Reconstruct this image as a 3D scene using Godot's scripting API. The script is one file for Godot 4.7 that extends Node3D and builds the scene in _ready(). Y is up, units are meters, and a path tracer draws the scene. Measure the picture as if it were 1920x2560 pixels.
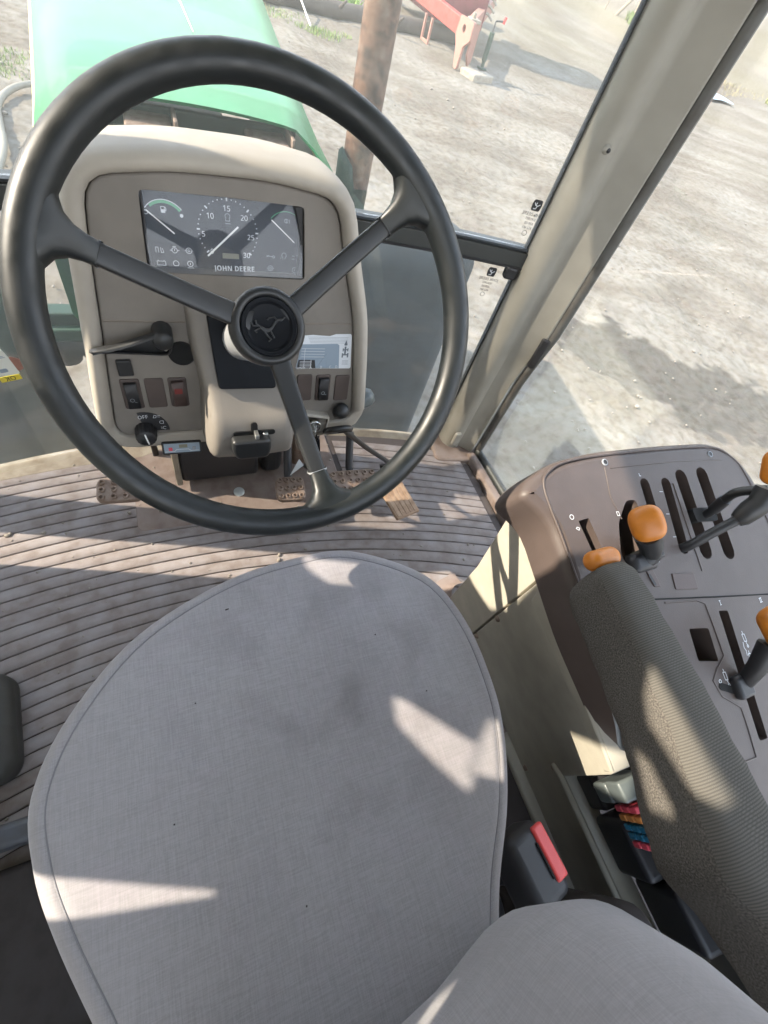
extends Node3D
# A tractor cab seen from the driver's place. Metres; x to the right, y up from the cab floor, z to the rear. The cab's centre line is x = 0.

var M := {}
var taken := {}
const SUN_DIR := Vector3(0.80, -0.55, 0.24)
const GROUND_Y := -1.3

func _ready() -> void:
	var cam := Camera3D.new()
	cam.name = "camera"
	cam.fov = 97.35
	cam.near = 0.03
	cam.far = 400.0
	cam.position = Vector3(-0.085, 1.0, 0.0)
	cam.rotation = Vector3(-0.9291, -0.6711, 0.4068)
	add_child(cam)
	cam.current = true
	var sky := ProceduralSkyMaterial.new()
	sky.sky_top_color = Color(0.58, 0.65, 0.74)
	sky.sky_horizon_color = Color(0.90, 0.89, 0.87)
	sky.sky_curve = 0.22
	sky.ground_bottom_color = Color(0.55, 0.50, 0.43)
	sky.ground_horizon_color = Color(0.80, 0.78, 0.74)
	sky.energy_multiplier = 2.1
	var env := Environment.new()
	env.background_mode = Environment.BG_SKY
	env.sky = Sky.new()
	env.sky.sky_material = sky
	env.tonemap_mode = Environment.TONE_MAPPER_LINEAR
	env.tonemap_exposure = 3.7
	env.sdfgi_enabled = true
	env.ssao_enabled = true
	env.ssil_enabled = true
	env.fog_enabled = true
	env.fog_density = 0.002
	env.fog_light_color = Color(0.92, 0.90, 0.86)
	var we := WorldEnvironment.new()
	we.name = "environment"
	we.environment = env
	add_child(we)
	var sun := DirectionalLight3D.new()
	sun.name = "sun"
	sun.light_energy = 1.4
	sun.light_color = Color(1.0, 0.95, 0.87)
	sun.light_angular_distance = 0.5
	sun.shadow_enabled = true
	sun.look_at_from_position(Vector3.ZERO, SUN_DIR, Vector3.UP)
	add_child(sun)
	materials()
	ground()
	yard()
	tractor_outside()
	cab_shell()
	floor_and_pedals()
	dashboard()
	steering_wheel()
	console()
	seat()

# ---------------------------------------------------------------- names and tags
func thing(called: String, label: String, category: String, xf := Transform3D(), group := "") -> Node3D:
	var o := Node3D.new()
	o.name = numbered(called)
	o.transform = xf
	add_child(o, true)
	return tag(o, label, category, group)

func numbered(called: String) -> String:
	taken[called] = int(taken.get(called, -1)) + 1
	return called if taken[called] == 0 else "%s_%03d" % [called, taken[called]]

func tag(o: Node3D, label: String, category: String, group := "") -> Node3D:
	o.set_meta("label", label)
	o.set_meta("category", category)
	if group:
		o.set_meta("group", group)
	return o

func part(s: SurfaceTool, called: String, m: Material, parent: Node, label := "") -> MeshInstance3D:
	s.generate_normals()
	s.index()
	var o := MeshInstance3D.new()
	o.mesh = s.commit()
	o.mesh.surface_set_material(0, m)
	o.name = numbered(called) if parent == self else called
	if label:
		o.set_meta("label", label)
	parent.add_child(o, true)
	return o

func structure(s: SurfaceTool, called: String, m: Material) -> MeshInstance3D:
	var o := part(s, called, m, self)
	o.set_meta("kind", "structure")
	return o

func copy_of(o: Node3D, called: String, label := "") -> Node3D:
	var c: Node3D = o.duplicate()
	c.name = numbered(called)
	add_child(c, true)
	if label:
		c.set_meta("label", label)
	return c

# ---------------------------------------------------------------- mesh helpers
func st() -> SurfaceTool:
	var s := SurfaceTool.new()
	s.begin(Mesh.PRIMITIVE_TRIANGLES)
	return s

func tri(s: SurfaceTool, a: Vector3, b: Vector3, c: Vector3) -> void:
	s.add_vertex(a); s.add_vertex(b); s.add_vertex(c)

func quad(s: SurfaceTool, a: Vector3, b: Vector3, c: Vector3, d: Vector3) -> void:
	tri(s, a, b, c); tri(s, a, c, d)

func grid(s: SurfaceTool, rows: Array, close_u := false, close_v := false) -> void:
	var n: int = rows.size()
	var k: int = rows[0].size()
	for i in (n if close_v else n - 1):
		var a: PackedVector3Array = rows[i]
		var b: PackedVector3Array = rows[(i + 1) % n]
		for j in (k if close_u else k - 1):
			var j2 := (j + 1) % k
			if a[j].is_equal_approx(a[j2]):
				tri(s, a[j], b[j2], b[j])
			elif b[j].is_equal_approx(b[j2]):
				tri(s, a[j], a[j2], b[j])
			else:
				quad(s, a[j], a[j2], b[j2], b[j])

func rbox(s: SurfaceTool, c: Vector3, size: Vector3, r: float, b := Basis(), n := 2) -> void:
	var h := size * 0.5
	r = minf(r, minf(h.x, minf(h.y, h.z)) * 0.98)
	var inner := h - Vector3(r, r, r)
	for f in 6:
		var ax := f / 2
		var sg := 1.0 if f % 2 == 0 else -1.0
		var u := (ax + 1) % 3
		var v := (ax + 2) % 3
		var rows := []
		for j in 2 * n + 2:
			var row := PackedVector3Array()
			for i in 2 * n + 2:
				var d := Vector3()
				var p := Vector3()
				d[ax] = sg
				p[ax] = sg * inner[ax]
				d[u] = -tan(PI / 4 * (1.0 - float(i) / n)) if i <= n else tan(PI / 4 * float(i - n - 1) / n)
				p[u] = (-inner[u] if i <= n else inner[u]) * sg
				d[v] = -tan(PI / 4 * (1.0 - float(j) / n)) if j <= n else tan(PI / 4 * float(j - n - 1) / n)
				p[v] = -inner[v] if j <= n else inner[v]
				d[u] *= sg
				row.append(c + b * (p + d.normalized() * r))
			rows.append(row)
		for j in rows.size() - 1:
			for i in rows[0].size() - 1:
				s.set_smooth_group(10 + f if i == n and j == n else 0)
				quad(s, rows[j][i], rows[j][i + 1], rows[j + 1][i + 1], rows[j + 1][i])
		s.set_smooth_group(0)

func tube(s: SurfaceTool, pts: PackedVector3Array, radius, sides := 10, cap := true, close := false, flat := 1.0) -> void:
	var n := pts.size()
	var rows := []
	var t0: Vector3 = (pts[1] - pts[0]).normalized()
	var nrm: Vector3 = t0.cross(Vector3.UP)
	if nrm.length() < 0.1:
		nrm = t0.cross(Vector3.RIGHT)
	nrm = nrm.normalized()
	for i in n:
		var t: Vector3
		if close:
			t = pts[(i + 1) % n] - pts[(i - 1 + n) % n]
		else:
			t = pts[mini(i + 1, n - 1)] - pts[maxi(i - 1, 0)]
		t = t.normalized()
		nrm = (nrm - t * nrm.dot(t)).normalized()
		var bn := t.cross(nrm)
		var r: float = radius if radius is float else radius[i]
		var row := PackedVector3Array()
		for k in sides:
			var a := TAU * k / sides
			row.append(pts[i] + nrm * cos(a) * r + bn * sin(a) * r * flat)
		rows.append(row)
	grid(s, rows, true, close)
	if cap and not close:
		s.set_smooth_group(2)
		for e in [0, n - 1]:
			for k in sides:
				var p: Vector3 = rows[e][k]
				var q: Vector3 = rows[e][(k + 1) % sides]
				if e == 0:
					tri(s, pts[e], q, p)
				else:
					tri(s, pts[e], p, q)
		s.set_smooth_group(0)

func lathe(s: SurfaceTool, prof: Array, xf: Transform3D, sides := 24) -> void:   # prof: Vector2(radius, height), the axis is local y
	var rows := []
	for p in prof:
		var row := PackedVector3Array()
		for k in sides:
			var a := -TAU * k / sides
			row.append(xf * Vector3(cos(a) * p.x, p.y, sin(a) * p.x))
		rows.append(row)
	grid(s, rows, true)

func ccw(poly: PackedVector2Array) -> PackedVector2Array:
	if Geometry2D.is_polygon_clockwise(poly):
		poly.reverse()
	return poly

func inset(poly: PackedVector2Array, d: float) -> PackedVector2Array:   # ccw polygon, moved inward by d
	var out := PackedVector2Array()
	var n := poly.size()
	for i in n:
		var a: Vector2 = (poly[i] - poly[(i - 1 + n) % n]).normalized()
		var b: Vector2 = (poly[(i + 1) % n] - poly[i]).normalized()
		var m := Vector2(-a.y - b.y, a.x + b.x)
		m = m.normalized()
		var c := maxf(0.45, m.dot(Vector2(-a.y, a.x)))
		out.append(poly[i] + m * d / c)
	return out

func cap(s: SurfaceTool, poly: PackedVector2Array, z: float, xf: Transform3D, holes: Array = [], up := true) -> void:
	var pieces: Array = [poly]
	if holes.size():
		var xs := [-1e3]
		for h in holes:
			var lo := 1e9
			var hi := -1e9
			for p in h:
				lo = minf(lo, p.x); hi = maxf(hi, p.x)
			xs.append((lo + hi) * 0.5 + 1e-5)
		xs.append(1e3)
		xs.sort()
		pieces = []
		for i in xs.size() - 1:
			var strip := PackedVector2Array([Vector2(xs[i], -1e3), Vector2(xs[i + 1], -1e3), Vector2(xs[i + 1], 1e3), Vector2(xs[i], 1e3)])
			var have: Array = Geometry2D.intersect_polygons(poly, strip)
			for h in holes:
				var next := []
				for g in have:
					next.append_array(Geometry2D.clip_polygons(g, h))
				have = next
			pieces.append_array(have)
	for g in pieces:
		var idx := Geometry2D.triangulate_polygon(g)
		for i in range(0, idx.size(), 3):
			var a: Vector2 = g[idx[i]]
			var b: Vector2 = g[idx[i + 1]]
			var c: Vector2 = g[idx[i + 2]]
			if ((b - a).cross(c - a) > 0.0) == up:
				var t := b
				b = c
				c = t
			tri(s, xf * Vector3(a.x, a.y, z), xf * Vector3(b.x, b.y, z), xf * Vector3(c.x, c.y, z))

func ring(poly: PackedVector2Array, z: float, xf: Transform3D) -> PackedVector3Array:
	var r := PackedVector3Array()
	for p in poly:
		r.append(xf * Vector3(p.x, p.y, z))
	return r

func plate(s: SurfaceTool, poly: PackedVector2Array, z0: float, z1: float, bevel: float, xf := Transform3D(), holes: Array = [], depth := 0.0, closed := true) -> void:
	# a slab in the local xy plane, rounded at its z1 edge; holes go through it, or down by depth to a floor of their own
	poly = ccw(poly.duplicate())
	var sg := signf(z1 - z0)
	var rows := [ring(poly, z0, xf)]
	var n := 3 if bevel > 0.0 else 0
	var last := poly
	if bevel > 0.0:
		for i in n + 1:
			var a := PI / 2 * i / n
			last = inset(poly, bevel * (1.0 - cos(a)))
			rows.append(ring(last, z1 - sg * bevel * (1.0 - sin(a)), xf))
	else:
		rows.append(ring(poly, z1, xf))
	if sg > 0:
		rows.reverse()
	s.set_smooth_group(1)
	grid(s, rows, true)
	s.set_smooth_group(3)
	var hh := []
	for h in holes:
		hh.append(ccw(h.duplicate()))
	cap(s, last, z1, xf, hh, sg > 0)
	if closed:
		s.set_smooth_group(5)
		cap(s, poly, z0, xf, [] if depth > 0.0 else hh, sg < 0)
	for h in hh:
		var e := z1 - sg * (depth if depth > 0.0 else absf(z1 - z0))
		s.set_smooth_group(4)
		grid(s, [ring(h, z1, xf), ring(h, e, xf)], true)
		if depth > 0.0:
			s.set_smooth_group(3)
			cap(s, h, e, xf, [], sg > 0)
	s.set_smooth_group(0)

func rrect(x0: float, y0: float, x1: float, y1: float, r: float, n := 4) -> PackedVector2Array:
	var out := PackedVector2Array()
	for q in [[x1 - r, y1 - r, 0.0], [x0 + r, y1 - r, PI / 2], [x0 + r, y0 + r, PI], [x1 - r, y0 + r, PI * 1.5]]:
		for i in n + 1:
			var a: float = q[2] + PI / 2 * i / n
			out.append(Vector2(q[0] + cos(a) * r, q[1] + sin(a) * r))
	return out

func round_poly(poly: PackedVector2Array, r: float, n := 4) -> PackedVector2Array:   # every corner rounded
	var out := PackedVector2Array()
	var k := poly.size()
	for i in k:
		var p := poly[i]
		var a := poly[(i - 1 + k) % k] - p
		var b := poly[(i + 1) % k] - p
		var d := minf(r, minf(a.length(), b.length()) * 0.48)
		var pa := p + a.normalized() * d
		var pb := p + b.normalized() * d
		for j in n + 1:
			var t := float(j) / n
			out.append(pa.lerp(p, t).lerp(p.lerp(pb, t), t))
	return out

func slot(ax: float, ay: float, bx: float, by: float, w: float, n := 5) -> PackedVector2Array:
	var a := Vector2(ax, ay)
	var b := Vector2(bx, by)
	var out := PackedVector2Array()
	var base := (b - a).angle()
	for i in n + 1:
		out.append(b + Vector2.from_angle(base - PI / 2 + PI * i / n) * w * 0.5)
	for i in n + 1:
		out.append(a + Vector2.from_angle(base + PI / 2 + PI * i / n) * w * 0.5)
	return out

func disc(cx: float, cy: float, r: float, n := 20) -> PackedVector2Array:
	var out := PackedVector2Array()
	for i in n:
		out.append(Vector2(cx + cos(TAU * i / n) * r, cy + sin(TAU * i / n) * r))
	return out

func arc(cx: float, cy: float, r: float, a0: float, a1: float, n := 12) -> PackedVector2Array:
	var out := PackedVector2Array()
	for i in n + 1:
		var a := deg_to_rad(lerpf(a0, a1, float(i) / n))
		out.append(Vector2(cx + cos(a) * r, cy + sin(a) * r))
	return out

func strokes(s: SurfaceTool, lines: Array, w: float, z: float, xf := Transform3D()) -> void:   # printed lines: thin flat ribbons
	var k := 0
	for l in lines:
		for i in l.size() - 1:
			var a: Vector2 = l[i]
			var b: Vector2 = l[i + 1]
			var t := (b - a).normalized() * w * 0.5
			var m := Vector2(-t.y, t.x)
			if l.size() > 2:
				a -= t * 0.6
				b += t * 0.6
			var h := z + 4e-6 * (k % 40)
			k += 1
			quad(s, xf * Vector3(a.x + m.x, a.y + m.y, h), xf * Vector3(b.x + m.x, b.y + m.y, h), xf * Vector3(b.x - m.x, b.y - m.y, h), xf * Vector3(a.x - m.x, a.y - m.y, h))

func spline3(p: PackedVector3Array, closed: bool, n: int) -> PackedVector3Array:
	var out := PackedVector3Array()
	var k := p.size()
	for i in (k if closed else k - 1):
		var a := p[(i - 1 + k) % k] if closed or i > 0 else p[0] * 2.0 - p[1]
		var b := p[i]
		var c := p[(i + 1) % k]
		var d := p[(i + 2) % k] if closed or i + 2 < k else c * 2.0 - b
		for j in n:
			out.append(b.cubic_interpolate(c, a, d, float(j) / n))
	if not closed:
		out.append(p[k - 1])
	return out

func spline2(p: PackedVector2Array, closed: bool, n: int) -> PackedVector2Array:
	var q := PackedVector3Array()
	for v in p:
		q.append(Vector3(v.x, v.y, 0))
	var out := PackedVector2Array()
	for v in spline3(q, closed, n):
		out.append(Vector2(v.x, v.y))
	return out

func lettering(words: String, height: float, at: Vector3, basis: Basis, m: Material, parent: Node, called := "lettering", face := "Droid Sans", bold := false) -> MeshInstance3D:
	var t := TextMesh.new()
	var f := SystemFont.new()
	f.font_names = PackedStringArray([face])
	if bold:
		f.font_weight = 700
	t.font = f
	t.text = words
	t.font_size = 64
	t.pixel_size = height / 46.0
	t.depth = 0.0003
	t.curve_step = 2.0
	t.material = m
	var o := MeshInstance3D.new()
	o.mesh = t
	o.name = called
	o.transform = Transform3D(basis, at)
	parent.add_child(o, true)
	return o

# ---------------------------------------------------------------- materials
func ntex(sd: int, freq: float, octaves: int, lo: Color, hi: Color, mid := Color(0, 0, 0, 0), size := 512, type := FastNoiseLite.TYPE_SIMPLEX_SMOOTH) -> NoiseTexture2D:
	var n := FastNoiseLite.new()
	n.seed = sd
	n.noise_type = type
	n.frequency = freq
	n.fractal_octaves = octaves
	n.fractal_gain = 0.55
	var g := Gradient.new()
	g.offsets = PackedFloat32Array([0.18, 0.5, 0.82]) if mid.a > 0.0 else PackedFloat32Array([0.2, 0.8])
	g.colors = PackedColorArray([lo, mid, hi]) if mid.a > 0.0 else PackedColorArray([lo, hi])
	var t := NoiseTexture2D.new()
	t.width = size
	t.height = size
	t.seamless = true
	t.noise = n
	t.color_ramp = g
	return t

func grey(v: float) -> Color:
	return Color(v, v, v)

func mat(called: String, c: Color, rough: float, metal := 0.0, tex: Texture2D = null, scale := 1.0, bump: Texture2D = null, bump_cm := 0.0, spec := 0.5) -> StandardMaterial3D:
	var m := StandardMaterial3D.new()
	m.resource_name = called
	m.albedo_color = c.linear_to_srgb()
	m.roughness = rough
	m.metallic = metal
	m.metallic_specular = spec
	m.cull_mode = BaseMaterial3D.CULL_DISABLED
	if tex:
		m.albedo_texture = tex
	if bump:
		m.heightmap_enabled = true
		m.heightmap_texture = bump
		m.heightmap_scale = bump_cm
	if tex or bump:
		m.uv1_triplanar = true
		m.uv1_scale = Vector3.ONE * scale
	M[called] = m
	return m

func weave(sd: int, size: int, run: int, lo: float, hi: float) -> ImageTexture:   # linen: uneven threads both ways
	var r := RandomNumberGenerator.new()
	r.seed = sd
	var a := PackedFloat32Array()
	var b := PackedFloat32Array()
	a.resize(size * size)
	b.resize(size * size)
	for i in size:
		var va := r.randf()
		var vb := r.randf()
		var la := r.randi_range(3, run)
		var lb := r.randi_range(3, run)
		for j in size:
			la -= 1
			lb -= 1
			if la < 0:
				va = r.randf()
				la = r.randi_range(3, run)
			if lb < 0:
				vb = r.randf()
				lb = r.randi_range(3, run)
			a[i * size + j] = va
			b[j * size + i] = vb
	var bytes := PackedByteArray()
	bytes.resize(size * size)
	for k in size * size:
		var over := ((k % size) + (k / size)) % 2
		var v := a[k] * 0.65 + b[k] * 0.35 if over == 0 else a[k] * 0.35 + b[k] * 0.65
		bytes[k] = int(255.0 * lerpf(lo, hi, v))
	return ImageTexture.create_from_image(Image.create_from_data(size, size, false, Image.FORMAT_L8, bytes))

func ribs_texture(sd: int, size: int, rows: int) -> ImageTexture:   # a ribbed knit: rows of small loops
	var r := RandomNumberGenerator.new()
	r.seed = sd
	var bytes := PackedByteArray()
	bytes.resize(size * size)
	for y in size:
		for x in size:
			var fy := fposmod(float(y) * rows / size, 1.0)
			var fx := fposmod(float(x) * rows * 1.4 / size + 0.5 * float(int(float(y) * rows / size) % 2), 1.0)
			var v := sin(fy * PI) * (0.55 + 0.45 * sin(fx * PI))
			bytes[y * size + x] = int(255.0 * clampf(0.72 + 0.22 * v + r.randf_range(-0.09, 0.06), 0, 1))
	return ImageTexture.create_from_image(Image.create_from_data(size, size, false, Image.FORMAT_L8, bytes))

func glass(called: String, tint: Color, a: float) -> StandardMaterial3D:
	var m := StandardMaterial3D.new()
	m.resource_name = called
	m.albedo_color = Color(tint.r, tint.g, tint.b, a)
	m.transparency = BaseMaterial3D.TRANSPARENCY_ALPHA
	m.roughness = 0.02
	m.cull_mode = BaseMaterial3D.CULL_DISABLED
	M[called] = m
	return m

func dust(called: String, c: Color, tex: Texture2D, scale: float) -> StandardMaterial3D:
	var m := StandardMaterial3D.new()
	m.resource_name = called
	m.albedo_color = c
	m.albedo_texture = tex
	m.transparency = BaseMaterial3D.TRANSPARENCY_ALPHA
	m.roughness = 1.0
	m.metallic_specular = 0.0
	m.cull_mode = BaseMaterial3D.CULL_DISABLED
	m.uv1_triplanar = true
	m.uv1_scale = Vector3.ONE * scale
	M[called] = m
	return m

func materials() -> void:
	var fine := ntex(3, 0.35, 2, grey(0.0), grey(1.0))                 # plastic grain
	var soft := ntex(4, 0.012, 4, grey(0.94), grey(1.0))               # slow wear
	var dirty := ntex(5, 0.010, 5, Color(0.84, 0.80, 0.77), Color(1, 1, 1), Color(0.95, 0.93, 0.915))
	var felt := ntex(6, 0.25, 3, grey(0.55), grey(1.0))
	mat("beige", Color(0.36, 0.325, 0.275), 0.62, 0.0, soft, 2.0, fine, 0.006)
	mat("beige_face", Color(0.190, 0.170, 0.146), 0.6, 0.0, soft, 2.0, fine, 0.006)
	mat("beige_dark", Color(0.2, 0.17, 0.14), 0.7, 0.0, soft, 2.0)
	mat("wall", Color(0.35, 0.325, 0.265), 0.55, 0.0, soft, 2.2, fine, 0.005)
	mat("wall_lit", Color(0.43, 0.40, 0.33), 0.55, 0.0, soft, 2.2, fine, 0.005)  # wall colour made lighter for the light on the front panel
	mat("pillar", Color(0.285, 0.27, 0.23), 0.5, 0.0, soft, 1.6)
	mat("brown", Color(0.074, 0.055, 0.048), 0.52, 0.0, soft, 2.5, fine, 0.008)
	mat("brown_side", Color(0.066, 0.042, 0.036), 0.5, 0.0, soft, 2.5, fine, 0.008)
	mat("mat", Color(0.215, 0.193, 0.187), 0.8, 0.0, dirty, 3.0, fine, 0.006)
	mat("mat_plain", Color(0.20, 0.16, 0.14), 0.85, 0.0, dirty, 2.4, fine, 0.006)
	mat("groove", Color(0.065, 0.053, 0.049), 0.9)
	mat("floor_paint", Color(0.24, 0.21, 0.16), 0.7, 0.0, dirty, 3.0)
	mat("rubber", Color(0.0050, 0.0072, 0.0080), 0.56, 0.0, soft, 3.0, fine, 0.003)
	M.rubber.roughness_texture = ntex(14, 0.02, 4, grey(0.62), grey(1.0))
	mat("black", Color(0.016, 0.016, 0.018), 0.5)
	mat("black_gloss", Color(0.008, 0.009, 0.011), 0.35, 0.0, null, 1.0, null, 0.0, 0.2)
	mat("dial", Color(0.007, 0.008, 0.010), 0.8, 0.0, null, 1.0, null, 0.0, 0.1)
	mat("hole", Color(0.006, 0.006, 0.006), 0.9)
	mat("charcoal", Color(0.016, 0.017, 0.018), 0.42, 0.0, soft, 4.0)
	mat("seal", Color(0.035, 0.038, 0.036), 0.5)
	mat("seal_skylit", Color(0.095, 0.096, 0.09), 0.6, 0.0, dirty, 4.0)  # seal colour lightened for the sky light falling on it
	mat("white", Color(0.78, 0.78, 0.76), 0.6)
	mat("print", Color(0.62, 0.64, 0.66), 0.6)
	mat("print_dim", Color(0.26, 0.28, 0.30), 0.6)
	mat("print_black", Color(0.03, 0.03, 0.032), 0.7)
	mat("print_green", Color(0.06, 0.34, 0.15), 0.6)
	mat("red_print", Color(0.15, 0.016, 0.014), 0.6)
	mat("steel", Color(0.55, 0.56, 0.55), 0.32, 0.9, soft, 6.0)
	mat("chrome", Color(0.72, 0.73, 0.72), 0.18, 1.0)
	mat("worn_metal", Color(0.22, 0.165, 0.13), 0.62, 0.25, dirty, 7.0)
	mat("orange", Color(0.52, 0.17, 0.015), 0.4, 0.0, ntex(9, 0.02, 3, grey(0.93), grey(1.0)), 6.0)
	mat("red", Color(0.62, 0.06, 0.055), 0.42)
	mat("decal", Color(0.66, 0.69, 0.72), 0.4)
	mat("decal_blue", Color(0.25, 0.31, 0.37), 0.4)
	mat("decal_grey", Color(0.14, 0.165, 0.19), 0.4)
	mat("sticker", Color(0.66, 0.68, 0.62), 0.6)
	mat("sticker_yellow", Color(0.72, 0.58, 0.05), 0.6)
	mat("relay", Color(0.085, 0.10, 0.10), 0.3)
	mat("fuse_red", Color(0.6, 0.07, 0.1), 0.3)
	mat("fuse_orange", Color(0.55, 0.22, 0.06), 0.3)
	mat("fuse_blue", Color(0.02, 0.14, 0.24), 0.3)
	mat("display", Color(0.2, 0.19, 0.13), 0.3)
	mat("grey_silver", Color(0.33, 0.34, 0.35), 0.35, 0.2)
	mat("hood", Color(0.022, 0.20, 0.082), 0.32, 0.0, ntex(11, 0.008, 4, Color(0.74, 0.88, 0.80), Color(1, 1, 1)), 0.8, null, 0.0, 0.35)
	mat("green_dark", Color(0.014, 0.045, 0.032), 0.6, 0.0, dirty, 2.0)
	mat("yellow", Color(0.75, 0.68, 0.25), 0.5)
	mat("rust", Color(0.165, 0.112, 0.088), 0.85, 0.1, ntex(12, 0.014, 5, Color(0.45, 0.38, 0.33), Color(1, 1, 0.98), Color(0.85, 0.75, 0.68)), 2.2)
	mat("tank", Color(0.028, 0.037, 0.044), 0.6, 0.0, dirty, 1.4)
	mat("red_paint", Color(0.30, 0.055, 0.042), 0.6, 0.0, dirty, 1.0)
	mat("red_dark", Color(0.16, 0.03, 0.035), 0.6, 0.0, dirty, 1.0)
	mat("navy", Color(0.05, 0.06, 0.10), 0.6)
	mat("pink_metal", Color(0.29, 0.145, 0.11), 0.7)
	mat("concrete", Color(0.28, 0.26, 0.215), 0.9, 0.0, dirty, 2.0)
	mat("log", Color(0.062, 0.052, 0.045), 0.9, 0.0, dirty, 1.2)
	mat("wood", Color(0.24, 0.21, 0.16), 0.9, 0.0, dirty, 2.0)
	mat("pale_pipe", Color(0.62, 0.60, 0.54), 0.7)
	mat("straw", Color(0.58, 0.49, 0.22), 0.7)
	mat("hose", Color(0.20, 0.185, 0.145), 0.7)
	mat("roof", Color(0.55, 0.53, 0.48), 0.8)
	var bl := mat("blocker", Color(0.62, 0.61, 0.58), 0.95)  # cloth of the added light blocker, translucent for some fill
	bl.backlight_enabled = true
	bl.backlight = Color(0.55, 0.54, 0.5)
	mat("water", Color(0.20, 0.29, 0.36), 0.3)
	mat("pedal_rubber", Color(0.30, 0.205, 0.135), 0.75, 0.0, dirty, 7.0)
	mat("shade_and_lint", Color(0.022, 0.017, 0.015), 0.85, 0.0, dirty, 5.0)  # near-black brown painting shade in the gap and lower left; also lint
	mat("rail", Color(0.045, 0.05, 0.06), 0.5, 0.0, dirty, 5.0)
	mat("moulding", Color(0.034, 0.034, 0.03), 0.6, 0.0, dirty, 5.0)
	mat("button_steel", Color(0.50, 0.52, 0.50), 0.45, 0.3)
	mat("tape", Color(0.40, 0.40, 0.38), 0.7)
	mat("piping", Color(0.17, 0.165, 0.175), 0.9)
	# seat cloth, armrest felt and knit
	var w := weave(21, 512, 40, 0.87, 1.0)
	var seat_m := mat("cloth", Color(0.255, 0.243, 0.258), 0.95, 0.0, w, 3.6, w, 0.012, 0.2)
	seat_m.rim_enabled = true
	seat_m.rim = 0.35
	seat_m.rim_tint = 0.6
	seat_m.vertex_color_use_as_albedo = true
	seat_m.albedo_color = Color.WHITE
	mat("felt", Color(0.155, 0.142, 0.126), 1.0, 0.0, felt, 4.0, felt, 0.05, 0.1)
	var knit := ribs_texture(22, 512, 30)
	var kn := mat("knit", Color(0.140, 0.132, 0.118), 1.0, 0.0, knit, 1.0, knit, 0.07, 0.1)  # rib map also in the colour: shade painted into the grooves
	kn.uv1_triplanar = false
	kn.uv1_scale = Vector3(1, 1, 1)
	var soil := ntex(31, 0.06, 5, Color(0.84, 0.815, 0.785), Color(1, 1, 1), Color(0.965, 0.955, 0.94), 1024)
	var g := mat("soil", Color.WHITE, 0.95, 0.0, soil, 0.12, ntex(32, 0.055, 5, grey(0.0), grey(1.0), Color(0, 0, 0, 0), 1024), 0.6, 0.15)
	g.vertex_color_use_as_albedo = true
	g.uv1_world_triplanar = true
	g.albedo_color = Color.WHITE
	var gr := mat("grass", Color.WHITE, 0.9)
	gr.vertex_color_use_as_albedo = true
	glass("pane", Color(0.93, 0.97, 0.95), 0.05)
	glass("lens", Color(0.90, 0.94, 1.0), 0.05).metallic_specular = 0.32
	dust("dust", Color(0.80, 0.79, 0.74, 1.0), ntex(41, 0.006, 4, Color(1, 1, 1, 0.012), Color(1, 1, 1, 0.05)), 1.0)
	dust("smears", Color(0.52, 0.56, 0.58, 1.0), ntex(42, 0.012, 4, Color(1, 1, 1, 0.006), Color(1, 1, 1, 0.085)), 1.1).uv1_scale = Vector3(0.7, 1.5, 1.0)

# ---------------------------------------------------------------- the yard
func ground_height(x: float, z: float) -> float:
	var s := 0.76 * x - 0.65 * z
	var far := maxf(0.0, s - 20.0)
	var bank := 0.0045 * far * far if far < 25.0 else 0.0045 * 625.0 + 0.225 * (far - 25.0)
	return GROUND_Y + 0.02 * maxf(0.0, s) + bank

func fnoise(sd: int, freq: float, octaves: int, type := FastNoiseLite.TYPE_SIMPLEX_SMOOTH) -> FastNoiseLite:
	var n := FastNoiseLite.new()
	n.seed = sd
	n.frequency = freq
	n.noise_type = type
	n.fractal_octaves = octaves
	return n

func steps(lo: float, a: float, b: float, hi: float, fine: float, grow: float) -> PackedFloat32Array:
	var left := []
	var d := fine
	var v := a
	while v > lo:
		d *= grow
		v -= d
		left.append(v)
	left.reverse()
	var out := PackedFloat32Array(left)
	v = a
	while v < b:
		out.append(v)
		v += fine
	d = fine
	while v < hi:
		out.append(v)
		d *= grow
		v += d
	out.append(hi)
	return out

const WET := [Vector2(3.45, -3.28), Vector2(4.18, -3.31), Vector2(4.72, -2.61), Vector2(5.52, -2.13), Vector2(6.3, -1.9), Vector2(6.6, -1.0), Vector2(5.6, -0.9), Vector2(4.94, -1.35), Vector2(4.0, -1.59), Vector2(4.06, -1.93), Vector2(3.71, -2.33), Vector2(3.5, -2.87)]

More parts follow.
